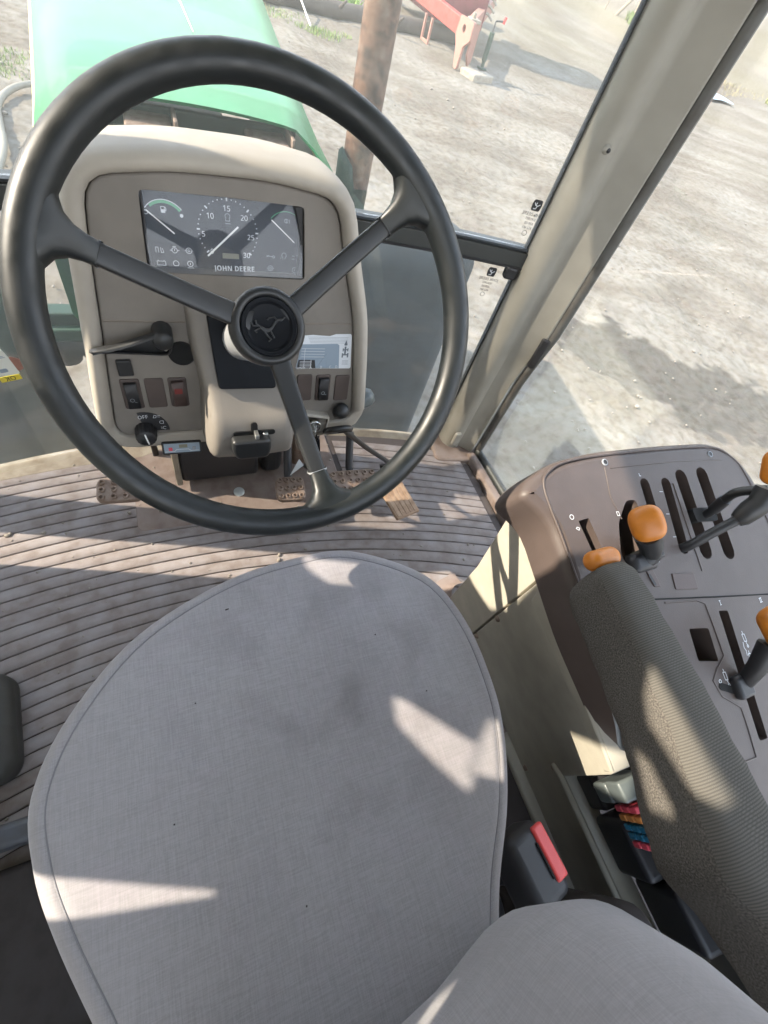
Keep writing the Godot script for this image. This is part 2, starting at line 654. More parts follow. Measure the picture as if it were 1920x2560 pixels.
func ground() -> void:
	var hum := fnoise(51, 0.55, 3)
	var clod := fnoise(52, 3.2, 4)
	var crumb := fnoise(53, 9.0, 2)
	var tone := fnoise(54, 0.45, 5)
	var streak := fnoise(55, 1.0, 4)
	var edge := fnoise(56, 2.6, 4)
	var wet := PackedVector2Array(WET)
	var xs := steps(-40.0, -2.2, 8.5, 130.0, 0.055, 1.075)
	var zs := steps(-150.0, -8.5, 1.2, 30.0, 0.055, 1.075)
	var s := st()
	var pale := Color(0.176, 0.161, 0.138)
	var brown := Color(0.135, 0.117, 0.096)
	var cream := Color(0.212, 0.199, 0.174)
	var damp := Color(0.090, 0.083, 0.073)
	var moss := Color(0.185, 0.17, 0.118)
	for z in zs:
		for x in xs:
			var along := x * 0.9 + z * 0.43
			var across := -x * 0.43 + z * 0.9
			var fade := clampf(1.5 - Vector2(x, z).length() / 14.0, 0.25, 1.0)
			var rough := clampf(0.55 + tone.get_noise_2d(x * 0.8 + 50.0, z * 0.8), 0.15, 1.0)
			var c := clod.get_noise_2d(x, z)
			var h := ground_height(x, z) + hum.get_noise_2d(x, z) * 0.05 + (absf(c) * 0.034 - 0.009) * rough * fade + crumb.get_noise_2d(x, z) * 0.006 * fade * rough
			var lane := absf(fposmod(across + 0.35 * sin(along * 0.21) + 0.4, 2.3) - 1.15)
			var rut := clampf(1.0 - absf(lane - 0.75) / 0.22, 0.0, 1.0) * clampf(0.6 + tone.get_noise_2d(along * 0.4, across), 0.0, 1.0)
			h -= rut * 0.022 * fade * (0.7 + 0.3 * signf(sin(along * 26.0 + 6.0 * absf(lane - 0.75))))
			var t := tone.get_noise_2d(x, z) * 0.9 + streak.get_noise_2d(along * 0.22, across * 1.7) * 0.7 + rut * 0.3
			var col := pale.lerp(brown, clampf(t * 1.6 + 0.1, 0.0, 0.85)).lerp(cream, clampf(-t * 1.5 + absf(c) * 0.7 - 0.1, 0.0, 0.9))
			var scab := clampf((tone.get_noise_2d(x * 0.9 + 90.0, z * 0.9) - 0.16) * 5.0, 0.0, 1.0)
			h += scab * fade * absf(clod.get_noise_2d(x * 1.8, z * 1.8)) * 0.05
			col = col.lerp(brown, scab * clampf(crumb.get_noise_2d(x * 1.4, z * 1.4) * 1.6 + 0.1, 0.0, 0.75))
			var q := Vector2(x, z) + Vector2(edge.get_noise_2d(x, z), edge.get_noise_2d(x + 40.0, z)) * 0.30
			if x > 2.5 and x < 7.5 and z < 0.0 and z > -4.5 and Geometry2D.is_point_in_polygon(q, wet):
				col = damp.lerp(brown, 0.25 * clampf(crumb.get_noise_2d(x * 2.0, z * 2.0) + 0.4, 0.0, 1.0))
				h = ground_height(x, z) + hum.get_noise_2d(x, z) * 0.05 - 0.01
			var far := clampf((Vector2(x, z).length() - 13.0) / 14.0, 0.0, 1.0) * clampf(tone.get_noise_2d(x * 0.3, z * 0.3) + 0.35, 0.0, 0.6)
			col = col.lerp(moss, far)
			s.set_color(col)
			s.add_vertex(Vector3(x, h, z))
	var w := xs.size()
	for j in zs.size() - 1:
		for i in w - 1:
			var a := j * w + i
			s.add_index(a); s.add_index(a + 1); s.add_index(a + w + 1)
			s.add_index(a); s.add_index(a + w + 1); s.add_index(a + w)
	s.generate_normals()
	var o := MeshInstance3D.new()
	o.mesh = s.commit()
	o.mesh.surface_set_material(0, M.soil)
	o.name = "ground"
	o.set_meta("kind", "structure")
	add_child(o)
	# loose clods
	var r := RandomNumberGenerator.new()
	r.seed = 77
	var ball := SphereMesh.new()
	ball.radius = 0.5
	ball.height = 0.8
	ball.radial_segments = 5
	ball.rings = 2
	var mm := MultiMesh.new()
	mm.transform_format = MultiMesh.TRANSFORM_3D
	mm.mesh = ball
	mm.instance_count = 700
	for i in 700:
		var x := 0.0
		var z := 0.0
		var d := r.randf_range(2.6, 13.0)
		var ang := r.randf_range(-0.25, 1.55)
		x = sin(ang) * d
		z = -cos(ang) * d
		var sc := r.randf_range(0.008, 0.022) * (1.0 + (0.8 if r.randf() < 0.05 else 0.0))
		var b := Basis.from_euler(Vector3(r.randf() * TAU, r.randf() * TAU, r.randf() * TAU)).scaled(Vector3(sc * r.randf_range(1.0, 2.2), sc, sc * r.randf_range(0.9, 1.6)))
		mm.set_instance_transform(i, Transform3D(b, Vector3(x, ground_height(x, z) + hum.get_noise_2d(x, z) * 0.05 + 0.012, z)))
	var mi := MultiMeshInstance3D.new()
	mi.multimesh = mm
	mi.material_override = mat("clod", Color(0.205, 0.18, 0.148), 0.95)
	mi.name = "soil_clods"
	mi.set_meta("kind", "stuff")
	mi.set_meta("label", "loose pale clods of dry soil scattered over the yard")
	mi.set_meta("category", "soil")
	add_child(mi)

func grass_patch(s: SurfaceTool, r: RandomNumberGenerator, cx: float, cz: float, rx: float, rz: float, n: int, tall: float, a: Color, b: Color) -> void:
	for i in n:
		var ang := r.randf() * TAU
		var d := sqrt(r.randf()) * (0.75 + 0.25 * sin(ang * 3.0 + cx))
		var x := cx + cos(ang) * d * rx
		var z := cz + sin(ang) * d * rz
		var y := ground_height(x, z) - 0.01
		var lean := Vector3(r.randf_range(-1, 1), 0, r.randf_range(-1, 1)) * tall * 0.6
		var side := Vector3(r.randf_range(-1, 1), 0, r.randf_range(-1, 1)).normalized() * tall * 0.09
		var h := tall * r.randf_range(0.5, 1.2)
		s.set_color(a.lerp(b, r.randf()))
		var p := Vector3(x, y, z)
		var m := p + lean * 0.35 + Vector3.UP * h * 0.6
		quad(s, p - side, p + side, m + side * 0.7, m - side * 0.7)
		tri(s, m - side * 0.7, m + side * 0.7, p + lean + Vector3.UP * h)

func on_ground(x: float, z: float, up := 0.0) -> Vector3:
	return Vector3(x, ground_height(x, z) + up, z)

func yard() -> void:
	var r := RandomNumberGenerator.new()
	r.seed = 5
	var s := st()
	var green := Color(0.10, 0.20, 0.05)
	var olive := Color(0.24, 0.25, 0.10)
	grass_patch(s, r, -1.35, -7.65, 0.42, 0.5, 420, 0.055, green, olive)
	grass_patch(s, r, 3.3, -11.7, 0.75, 0.45, 420, 0.07, green, olive)
	grass_patch(s, r, 2.5, -12.3, 0.7, 0.5, 300, 0.07, green, olive)
	grass_patch(s, r, 4.4, -14.4, 0.7, 0.55, 600, 0.22, Color(0.12, 0.26, 0.04), Color(0.2, 0.3, 0.07))
	grass_patch(s, r, 19.3, -22.0, 0.6, 0.5, 260, 0.30, Color(0.10, 0.2, 0.06), olive)
	grass_patch(s, r, 21.2, -14.7, 0.8, 1.0, 330, 0.34, Color(0.10, 0.2, 0.06), olive)
	grass_patch(s, r, 19.3, -16.2, 2.4, 1.6, 420, 0.10, Color(0.30, 0.255, 0.15), Color(0.24, 0.215, 0.11))
	grass_patch(s, r, 14.0, -24.5, 4.5, 2.4, 700, 0.12, Color(0.30, 0.26, 0.16), Color(0.22, 0.21, 0.11))
	var g := part(s, "grass", M.grass, self)
	g.set_meta("kind", "stuff")
	g.set_meta("label", "sparse green and dry grass tufts along the edges of the yard")
	g.set_meta("category", "grass")

	# pale blue puddle far right
	s = st()
	plate(s, spline2(PackedVector2Array([Vector2(-0.75, -0.1), Vector2(-0.45, -0.45), Vector2(0.1, -0.38), Vector2(0.5, -0.55), Vector2(0.62, 0.05), Vector2(0.35, 0.48), Vector2(-0.1, 0.36), Vector2(-0.5, 0.5)]), true, 4), -0.004, 0.0, 0.0, Transform3D(Basis(Vector3.RIGHT, -PI / 2), Vector3.ZERO))
	var pd := structure(s, "puddle", M.water)
	var e := 0.5
	var nrm := Vector3(ground_height(17.2 - e, -14.6) - ground_height(17.2 + e, -14.6), 2.0 * e, ground_height(17.2, -14.6 - e) - ground_height(17.2, -14.6 + e)).normalized()
	pd.transform = Transform3D(Basis(Quaternion(Vector3.UP, nrm)), on_ground(17.2, -14.6, 0.075))

	# log lying across the yard behind the stack
	var lg := thing("log", "long dark weathered log lying on the ground beyond the exhaust stack", "log", Transform3D(Basis(), on_ground(3.6, -12.75, 0.12)))
	s = st()
	var pts := PackedVector3Array()
	var rad := PackedFloat32Array()
	for i in 17:
		var t := i / 16.0
		pts.append(Vector3(lerpf(-3.2, 3.4, t), 0.015 * sin(t * 9.0) + lerpf(-0.03, 0.06, t), lerpf(0.05, -0.35, t) - 0.16 + 0.05 * sin(t * 5.0)))
		rad.append(0.15 - 0.02 * t + 0.008 * sin(t * 31.0))
	tube(s, pts, Array(rad), 12)
	part(s, "trunk", M.log, lg)
	for k in 3:
		s = st()
		var bx := -0.9 + 1.25 * k
		tube(s, PackedVector3Array([Vector3(bx, 0.08, -0.05), Vector3(bx + 0.05, 0.19, 0.08), Vector3(bx + 0.07, 0.22, 0.12)]), [0.035, 0.028, 0.02], 7)
		part(s, "branch_stub", M.log, lg)
	s = st()
	tube(s, PackedVector3Array([on_ground(2.98, -13.4, 0.34), on_ground(3.05, -12.7, 0.31), on_ground(3.14, -11.88, 0.02)]), 0.016, 8)
	tag(part(s, "stick", M.pale_pipe, self), "thin pale stick leaning over the log beside the hood", "stick")

	# fence posts at the far right
	var fp := thing("fence_post", "thick weathered fence post in a tuft of grass beside the cab pillar", "fence post", Transform3D(Basis(Vector3.BACK, -0.06), on_ground(19.29, -22.02)))
	s = st()
	tube(s, PackedVector3Array([Vector3(0, -0.2, 0), Vector3(0.02, 0.8, 0), Vector3(0, 1.9, 0.02), Vector3(0.0, 1.97, 0.02)]), [0.20, 0.19, 0.175, 0.12], 10)
	part(s, "post", M.wood, fp)
	s = st()
	tube(s, PackedVector3Array([Vector3(-0.24, 1.5, 0.0), Vector3(-0.1, 1.52, 0.19), Vector3(0.2, 1.5, 0.12)]), 0.02, 6)
	part(s, "wire_loop", M.steel, fp)
	var brace := thing("fence_brace", "thin dark brace pole leaning towards the thick fence post", "pole", Transform3D(Basis(), on_ground(18.64, -22.6)))
	s = st()
	tube(s, PackedVector3Array([Vector3(0, -0.1, 0), Vector3(0.65, 0.75, 0.06), Vector3(1.35, 1.6, 0.1)]), [0.07, 0.065, 0.05], 8)
	part(s, "pole", M.wood, brace)
	s = st()
	tube(s, PackedVector3Array([Vector3(-0.25, -0.1, -0.4), Vector3(-0.18, 0.9, -0.4), Vector3(-0.15, 1.7, -0.4)]), 0.025, 6)
	part(s, "wire_stay", M.wood, brace)

	# garden hose left of the hood
	s = st()
	var hp := PackedVector3Array()
	for q in [Vector2(-0.35, -7.45), Vector2(-0.75, -7.25), Vector2(-1.09, -7.02), Vector2(-1.24, -6.75), Vector2(-1.29, -6.40), Vector2(-1.25, -6.0), Vector2(-1.2, -5.6), Vector2(-1.21, -5.2), Vector2(-1.26, -4.7), Vector2(-1.4, -4.2)]:
		hp.append(on_ground(q.x, q.y, 0.05))
	tube(s, spline3(hp, false, 5), 0.028, 8)
	tag(part(s, "hose", M.hose, self), "dusty beige hose curling over the soil left of the green hood", "hose")

	implement()

func implement() -> void:
	# A red trailed implement: drawbar in front, frame and body behind. Local origin under the hitch.
	var base := on_ground(6.12, -11.45)
	var im := thing("farm_implement", "red trailed implement with A-shaped drawbar standing in the yard", "implement", Transform3D(Basis(), base))
	var hitch := Vector3(0.0, 0.55, 0.0)
	var dirs := [Vector3(-0.05, 0.02, -1.0), Vector3(0.58, 0.02, -0.86)]
	for k in 2:
		var d: Vector3 = dirs[k].normalized()
		var b := Basis.looking_at(d, Vector3.UP)
		var s := st()
		rbox(s, hitch + d * 2.3, Vector3(0.16, 0.26, 4.6), 0.015, b, 1)
		part(s, "drawbar_beam", M.red_paint if k == 0 else M.pink_metal, im)
	var s := st()
	plate(s, round_poly(PackedVector2Array([Vector2(-0.34, 0.30), Vector2(0.16, 0.30), Vector2(0.20, 0.02), Vector2(0.10, -0.10), Vector2(-0.02, -0.42), Vector2(-0.13, -0.42), Vector2(-0.16, -0.08), Vector2(-0.34, 0.04)]), 0.03), -0.03, 0.03, 0.008, Transform3D(Basis(Vector3.UP, PI / 2 + 0.1), hitch + Vector3(-0.1, -0.12, 0.05)), [disc(-0.05, 0.15, 0.06, 12)])
	part(s, "hitch_plate", M.pink_metal, im)
	s = st()
	plate(s, round_poly(PackedVector2Array([Vector2(-0.15, 0.25), Vector2(0.15, 0.25), Vector2(0.15, -0.3), Vector2(0.02, -0.38), Vector2(-0.15, -0.2)]), 0.03), -0.02, 0.02, 0.006, Transform3D(Basis(Vector3.UP, 0.7), hitch + Vector3(0.14, -0.1, 0.12)))
	part(s, "hitch_cheek", M.pink_metal, im)
	s = st()
	rbox(s, hitch + Vector3(0.05, 0.17, 0.1), Vector3(0.22, 0.06, 0.2), 0.015)
	rbox(s, hitch + Vector3(0.02, 0.23, 0.12), Vector3(0.06, 0.1, 0.06), 0.01)
	part(s, "hitch_pin", M.concrete, im)
	s = st()
	for q in [Vector3(-0.2, -0.33, -1.55), Vector3(-0.2, -0.33, -1.2)]:
		rbox(s, hitch + q, Vector3(0.05, 0.42, 0.05), 0.008, Basis(), 1)
	rbox(s, hitch + Vector3(-0.2, -0.5, -1.375), Vector3(0.046, 0.05, 0.30), 0.008, Basis(), 1)
	part(s, "step_frame", M.pink_metal, im)
	s = st()
	rbox(s, hitch + Vector3(0.62, 0.15, -3.1), Vector3(1.3, 0.7, 2.9), 0.06)
	part(s, "body_frame", M.red_dark, im)
	s = st()
	rbox(s, hitch + Vector3(1.05, 1.25, -2.75), Vector3(1.5, 1.65, 1.8), 0.08)
	part(s, "hopper", M.navy, im)
	for k in 2:
		s = st()
		lathe(s, [Vector2(0.02, -0.16), Vector2(0.30, -0.16), Vector2(0.52, -0.13), Vector2(0.56, -0.05), Vector2(0.56, 0.05), Vector2(0.52, 0.13), Vector2(0.30, 0.16), Vector2(0.02, 0.16)], Transform3D(Basis(Vector3.BACK, PI / 2), Vector3(-1.0 + 3.2 * k, 0.56, -5.2)), 24)
		part(s, "wheel", M.black, im)
	s = st()
	for k in 4:
		var y := 0.12 - 0.12 * k
		tube(s, PackedVector3Array([hitch + Vector3(1.15, 0.35 + y, -1.75), hitch + Vector3(1.33, 0.35 + y, -1.68), hitch + Vector3(1.42, 0.28 + y, -1.6)]), 0.028, 6)
	part(s, "tine_bracket", M.concrete, im)

	var jk := thing("parking_jack", "dark upright screw jack with red crank handle under the red drawbar", "jack", Transform3D(Basis(), on_ground(6.58, -11.25)))
	s = st()
	tube(s, PackedVector3Array([Vector3(0, 0.14, 0), Vector3(0, 0.56, 0)]), 0.05, 12)
	part(s, "tube", M.green_dark, jk)
	s = st()
	tube(s, PackedVector3Array([Vector3(0, 0.04, 0), Vector3(0, 0.16, 0)]), 0.035, 10)
	part(s, "inner_tube", M.green_dark, jk)
	s = st()
	tube(s, PackedVector3Array([Vector3(0, 0.55, 0), Vector3(0, 0.70, 0), Vector3(0.02, 0.715, -0.01), Vector3(0.20, 0.73, -0.05), Vector3(0.21, 0.73, -0.05)]), 0.014, 8)
	var cr := part(s, "crank", M.black, jk)
	s = st()
	tube(s, PackedVector3Array([Vector3(0.21, 0.70, -0.05), Vector3(0.225, 0.80, -0.045)]), 0.028, 8)
	part(s, "handle_grip", M.red, cr)
	s = st()
	rbox(s, Vector3(0, 0.03, 0), Vector3(0.16, 0.03, 0.16), 0.01)
	part(s, "foot_plate", M.green_dark, jk)
	s = st()
	rbox(s, Vector3.ZERO, Vector3(0.62, 0.16, 0.42), 0.03, Basis(Vector3.UP, 0.35))
	var bl := part(s, "support_block", M.concrete, self)
	bl.position = on_ground(6.40, -11.05, 0.02)
	tag(bl, "pale flat block on the soil under the parking jack", "block")
	jk.position.y += 0.09

# ---------------------------------------------------------------- the tractor's front, outside the glass
func tractor_outside() -> void:
	var hd := thing("tractor_hood", "faded green tractor hood seen through the windshield", "hood", Transform3D(Basis(), Vector3(0.035, 0.56, -1.39)))
	# top: a curved sheet from the rear edge forward, its rear corners drawn out into two wings
	var s := st()
	var rows := []
	for i in 15:
		var t := i / 14.0
		var zc := lerpf(0.0, -2.0, t)
		var row := PackedVector3Array()
		for j in 25:
			var u := j / 12.0 - 1.0
			var w := 0.318 + 0.125 * t
			var a := absf(u)
			var x := u * w
			var drop := 0.024 * pow(a, 2.0) + 0.045 * pow(maxf(0.0, a - 0.74) / 0.26, 2.0)
			var wing := 0.0
			if i == 0:
				wing = 0.25 * pow(maxf(0.0, a - 0.74) / 0.26, 1.15)
			elif i == 1:
				wing = 0.04 * pow(maxf(0.0, a - 0.74) / 0.26, 1.15)
			row.append(Vector3(x + 0.035 * t, 0.025 - drop + 0.045 * t, zc + wing))
		rows.append(row)
	grid(s, rows)
	var under := []
	for row in rows:
		var n := PackedVector3Array()
		for p in row:
			n.append(p + Vector3(0, -0.006, 0))
		under.append(n)
	grid(s, [rows[0], under[0]])
	grid(s, under)
	part(s, "top_panel", M.hood, hd)
	for sd in [-1.0, 1.0]:
		s = st()
		var pr := []
		for i in 12:
			var t := i / 11.0
			var e: Vector3 = rows[int(t * 14)][24 if sd > 0 else 0]
			pr.append(PackedVector3Array([e + Vector3(0, -0.002, 0), e + Vector3(sd * 0.012, -0.06, 0.0), e + Vector3(sd * 0.014, -0.30, 0.0), e + Vector3(-sd * 0.05, -0.42, 0.0)]))
		grid(s, pr)
		part(s, "side_panel", M.hood, hd)
		s = st()
		var yl := PackedVector3Array()
		for i in 12:
			yl.append(pr[i][1] + Vector3(sd * 0.004, 0, 0))
		tube(s, yl, 0.007, 6)
		part(s, "trim_strip", M.yellow, hd)
	s = st()
	tube(s, PackedVector3Array([Vector3(0.060, 0.0385, -0.5), Vector3(0.052, 0.045, -0.8), Vector3(0.04, 0.057, -1.3)]), [0.0015, 0.003, 0.002], 6)
	part(s, "white_line", M.white, hd)  # thin white line along the top of the hood
	s = st()
	rbox(s, Vector3(0.0, -0.20, 0.16), Vector3(0.52, 0.16, 0.30), 0.02)
	part(s, "firewall", M.black, hd)
	s = st()
	rbox(s, Vector3(0.03, -0.17, -0.20), Vector3(0.52, 0.24, 0.02), 0.006)
	part(s, "bulkhead", M.green_dark, hd)
	for q in [[-0.10, -0.01], [0.172, -0.01]]:
		s = st()
		rbox(s, Vector3(q[0], -0.028, q[1]), Vector3(0.10, 0.018, 0.09), 0.006)
		rbox(s, Vector3(q[0] + 0.058, -0.025, q[1]), Vector3(0.009, 0.045, 0.08), 0.003)
		part(s, "hinge_plate", M.worn_metal, hd)
	s = st()
	rbox(s, Vector3(0.036, -0.032, 0.016), Vector3(0.165, 0.014, 0.03), 0.005)
	part(s, "hinge_bar", M.wood, hd)
	s = st()
	rbox(s, Vector3(0.0, -0.62, -0.9), Vector3(0.44, 0.62, 2.2), 0.05)
	part(s, "engine_block", M.green_dark, hd)

	var ex := thing("exhaust_stack", "rusty upright exhaust pipe beside the right of the hood", "exhaust pipe", Transform3D(Basis(), Vector3(0.587, 0.0, -1.75)))
	s = st()
	lathe(s, [Vector2(0.046, -0.5), Vector2(0.049, 0.1), Vector2(0.051, 0.5), Vector2(0.052, 1.2), Vector2(0.052, 1.9), Vector2(0.046, 1.9), Vector2(0.046, 1.2)], Transform3D(), 28)
	part(s, "pipe", M.rust, ex)
	s = st()
	var sh := []
	for i in 9:
		var y := lerpf(-0.5, 0.46, i / 8.0)
		var row := PackedVector3Array()
		for k in 15:
			var a := lerpf(PI * 0.36, PI * 1.5, k / 14.0)
			var yy := y if i < 8 else 0.44 - 0.09 * absf(k - 7.0) / 7.0 - (0.06 if k < 4 else 0.0)
			row.append(Vector3(cos(a) * 0.068, yy, sin(a) * 0.068))
		sh.append(row)
	grid(s, sh)
	var sh2 := []
	for row in sh:
		var rr := PackedVector3Array()
		for p in row:
			rr.append(Vector3(p.x * 0.95, p.y, p.z * 0.95))
		sh2.append(rr)
	grid(s, sh2)
	grid(s, [sh[8], sh2[8]])
	part(s, "heat_shield", M.green_dark, ex)

	var tk := thing("fuel_tank", "dusty dark tank outside the lower right windshield pane", "tank", Transform3D(Basis(), Vector3(0.525, -0.13, -1.14)))
	s = st()
	rbox(s, Vector3(0, 0, 0), Vector3(0.40, 1.24, 0.20), 0.07, Basis(), 3)
	part(s, "tank_body", M.tank, tk)
	s = st()
	lathe(s, [Vector2(0.0, 0.05), Vector2(0.045, 0.05), Vector2(0.052, 0.04), Vector2(0.052, 0.0), Vector2(0.06, -0.02)], Transform3D(Basis(), Vector3(0.02, 0.60, 0.0)), 16)
	part(s, "filler_cap", M.black, tk)

	var lt := thing("shade_box", "dark box standing in for shaded ground outside the lower left windshield pane", "box", Transform3D(Basis(), Vector3(-0.66, -0.28, -1.28)))  # dark box in place of the shaded ground beside the tractor
	s = st()
	rbox(s, Vector3.ZERO, Vector3(0.36, 0.95, 0.46), 0.04, Basis(), 2)
	part(s, "box_body", M.tank, lt)
	s = st()
	rbox(s, Vector3(0, 0.485, 0), Vector3(0.38, 0.03, 0.48), 0.012)
	part(s, "lid", M.tank, lt)

	var fr := thing("side_bracket", "dusty green frame bracket with a round notch left of the dashboard", "bracket", Transform3D(Basis(), Vector3(-0.415, -0.165, -1.6)))
	s = st()
	rbox(s, Vector3(0.05, 0.06, 0), Vector3(0.46, 0.055, 0.06), 0.008)
	part(s, "upper_bar", M.green_dark, fr)
	s = st()
	var np := PackedVector2Array([Vector2(-0.18, 0.03), Vector2(-0.18, -0.14)])
	np.append_array(PackedVector2Array([Vector2(-0.10, -0.14)]))
	for i in 9:
		var a := PI - PI * i / 8.0
		np.append(Vector2(-0.035 + cos(a) * 0.055, -0.14 + sin(a) * 0.045 * -1.0 + 0.045))
	np.append_array(PackedVector2Array([Vector2(0.06, -0.14), Vector2(0.28, -0.10), Vector2(0.28, 0.03)]))
	plate(s, np, -0.012, 0.012, 0.003)
	part(s, "notched_plate", M.tank, fr)
	s = st()
	rbox(s, Vector3(0.04, 0.02, 0.03), Vector3(0.20, 0.05, 0.05), 0.01)
	part(s, "green_rib", mat("green_worn", Color(0.012, 0.05, 0.028), 0.6), fr)

# ---------------------------------------------------------------- the cab around the driver
func front_z(x: float) -> float:      # the bowed line of the windshield
	return -0.93 + 0.10 * pow(x / 0.66, 2.0)

func bowed(s: SurfaceTool, x0: float, x1: float, y0: float, y1: float, dz: float, thick: float, lean := 0.0) -> void:
	var a := []
	var b := []
	for j in 2:
		var y := y0 if j == 0 else y1
		var ra := PackedVector3Array()
		var rb := PackedVector3Array()
		for i in 21:
			var x := lerpf(x0, x1, i / 20.0)
			var z := front_z(x) + dz - lean * (y - 0.6)
			ra.append(Vector3(x, y, z))
			rb.append(Vector3(x, y, z - thick))
		a.append(ra)
		b.append(rb)
	s.set_smooth_group(1)
	grid(s, a)
	s.set_smooth_group(2)
	grid(s, b)
	s.set_smooth_group(3)
	grid(s, [a[0], b[0]])
	grid(s, [a[1], b[1]])
	for e in [0, 20]:
		quad(s, a[0][e], a[1][e], b[1][e], b[0][e])
	s.set_smooth_group(0)

func pane_print(parent: Node, at: Vector3, turn: float, k: float) -> void:
	# the maker's stamp, printed on the outside and so seen in mirror image
	var xf := Transform3D(Basis(Vector3.UP, turn) * Basis.from_scale(Vector3(-1, 1, 1)), at)
	var s := st()
	plate(s, round_poly(PackedVector2Array([Vector2(-0.009, 0.0), Vector2(0.009, 0.0), Vector2(0.0105, 0.012), Vector2(0.0085, 0.020), Vector2(-0.0085, 0.020), Vector2(-0.0105, 0.012)]), 0.003), -0.0002, 0.0002, 0.0, xf)
	part(s, "badge_field", M.print_black, parent)
	s = st()
	strokes(s, [PackedVector2Array([Vector2(-0.006, 0.012), Vector2(-0.002, 0.009), Vector2(0.003, 0.010), Vector2(0.006, 0.014)]), PackedVector2Array([Vector2(-0.001, 0.009), Vector2(0.0, 0.004), Vector2(0.005, 0.0035)]), PackedVector2Array([Vector2(0.003, 0.010), Vector2(0.001, 0.015)])], 0.0016, 0.0004, xf)
	part(s, "badge_deer", M.print, parent)
	var y := -0.007
	for w in ["JOHN DEERE", "SEKURIT", "43R-00", "AS2 M1"]:
		lettering(w, 0.0062 * (1.0 if y > -0.01 else 0.75), xf * Vector3(0, y, 0), xf.basis, M.print_black, parent, "stamp_lettering")
		y -= 0.0085
	s = st()
	strokes(s, [arc(0.0, -0.043, 0.005, 0, 360, 16)], 0.0009, 0.0, xf)
	part(s, "stamp_circle", M.print_black, parent)

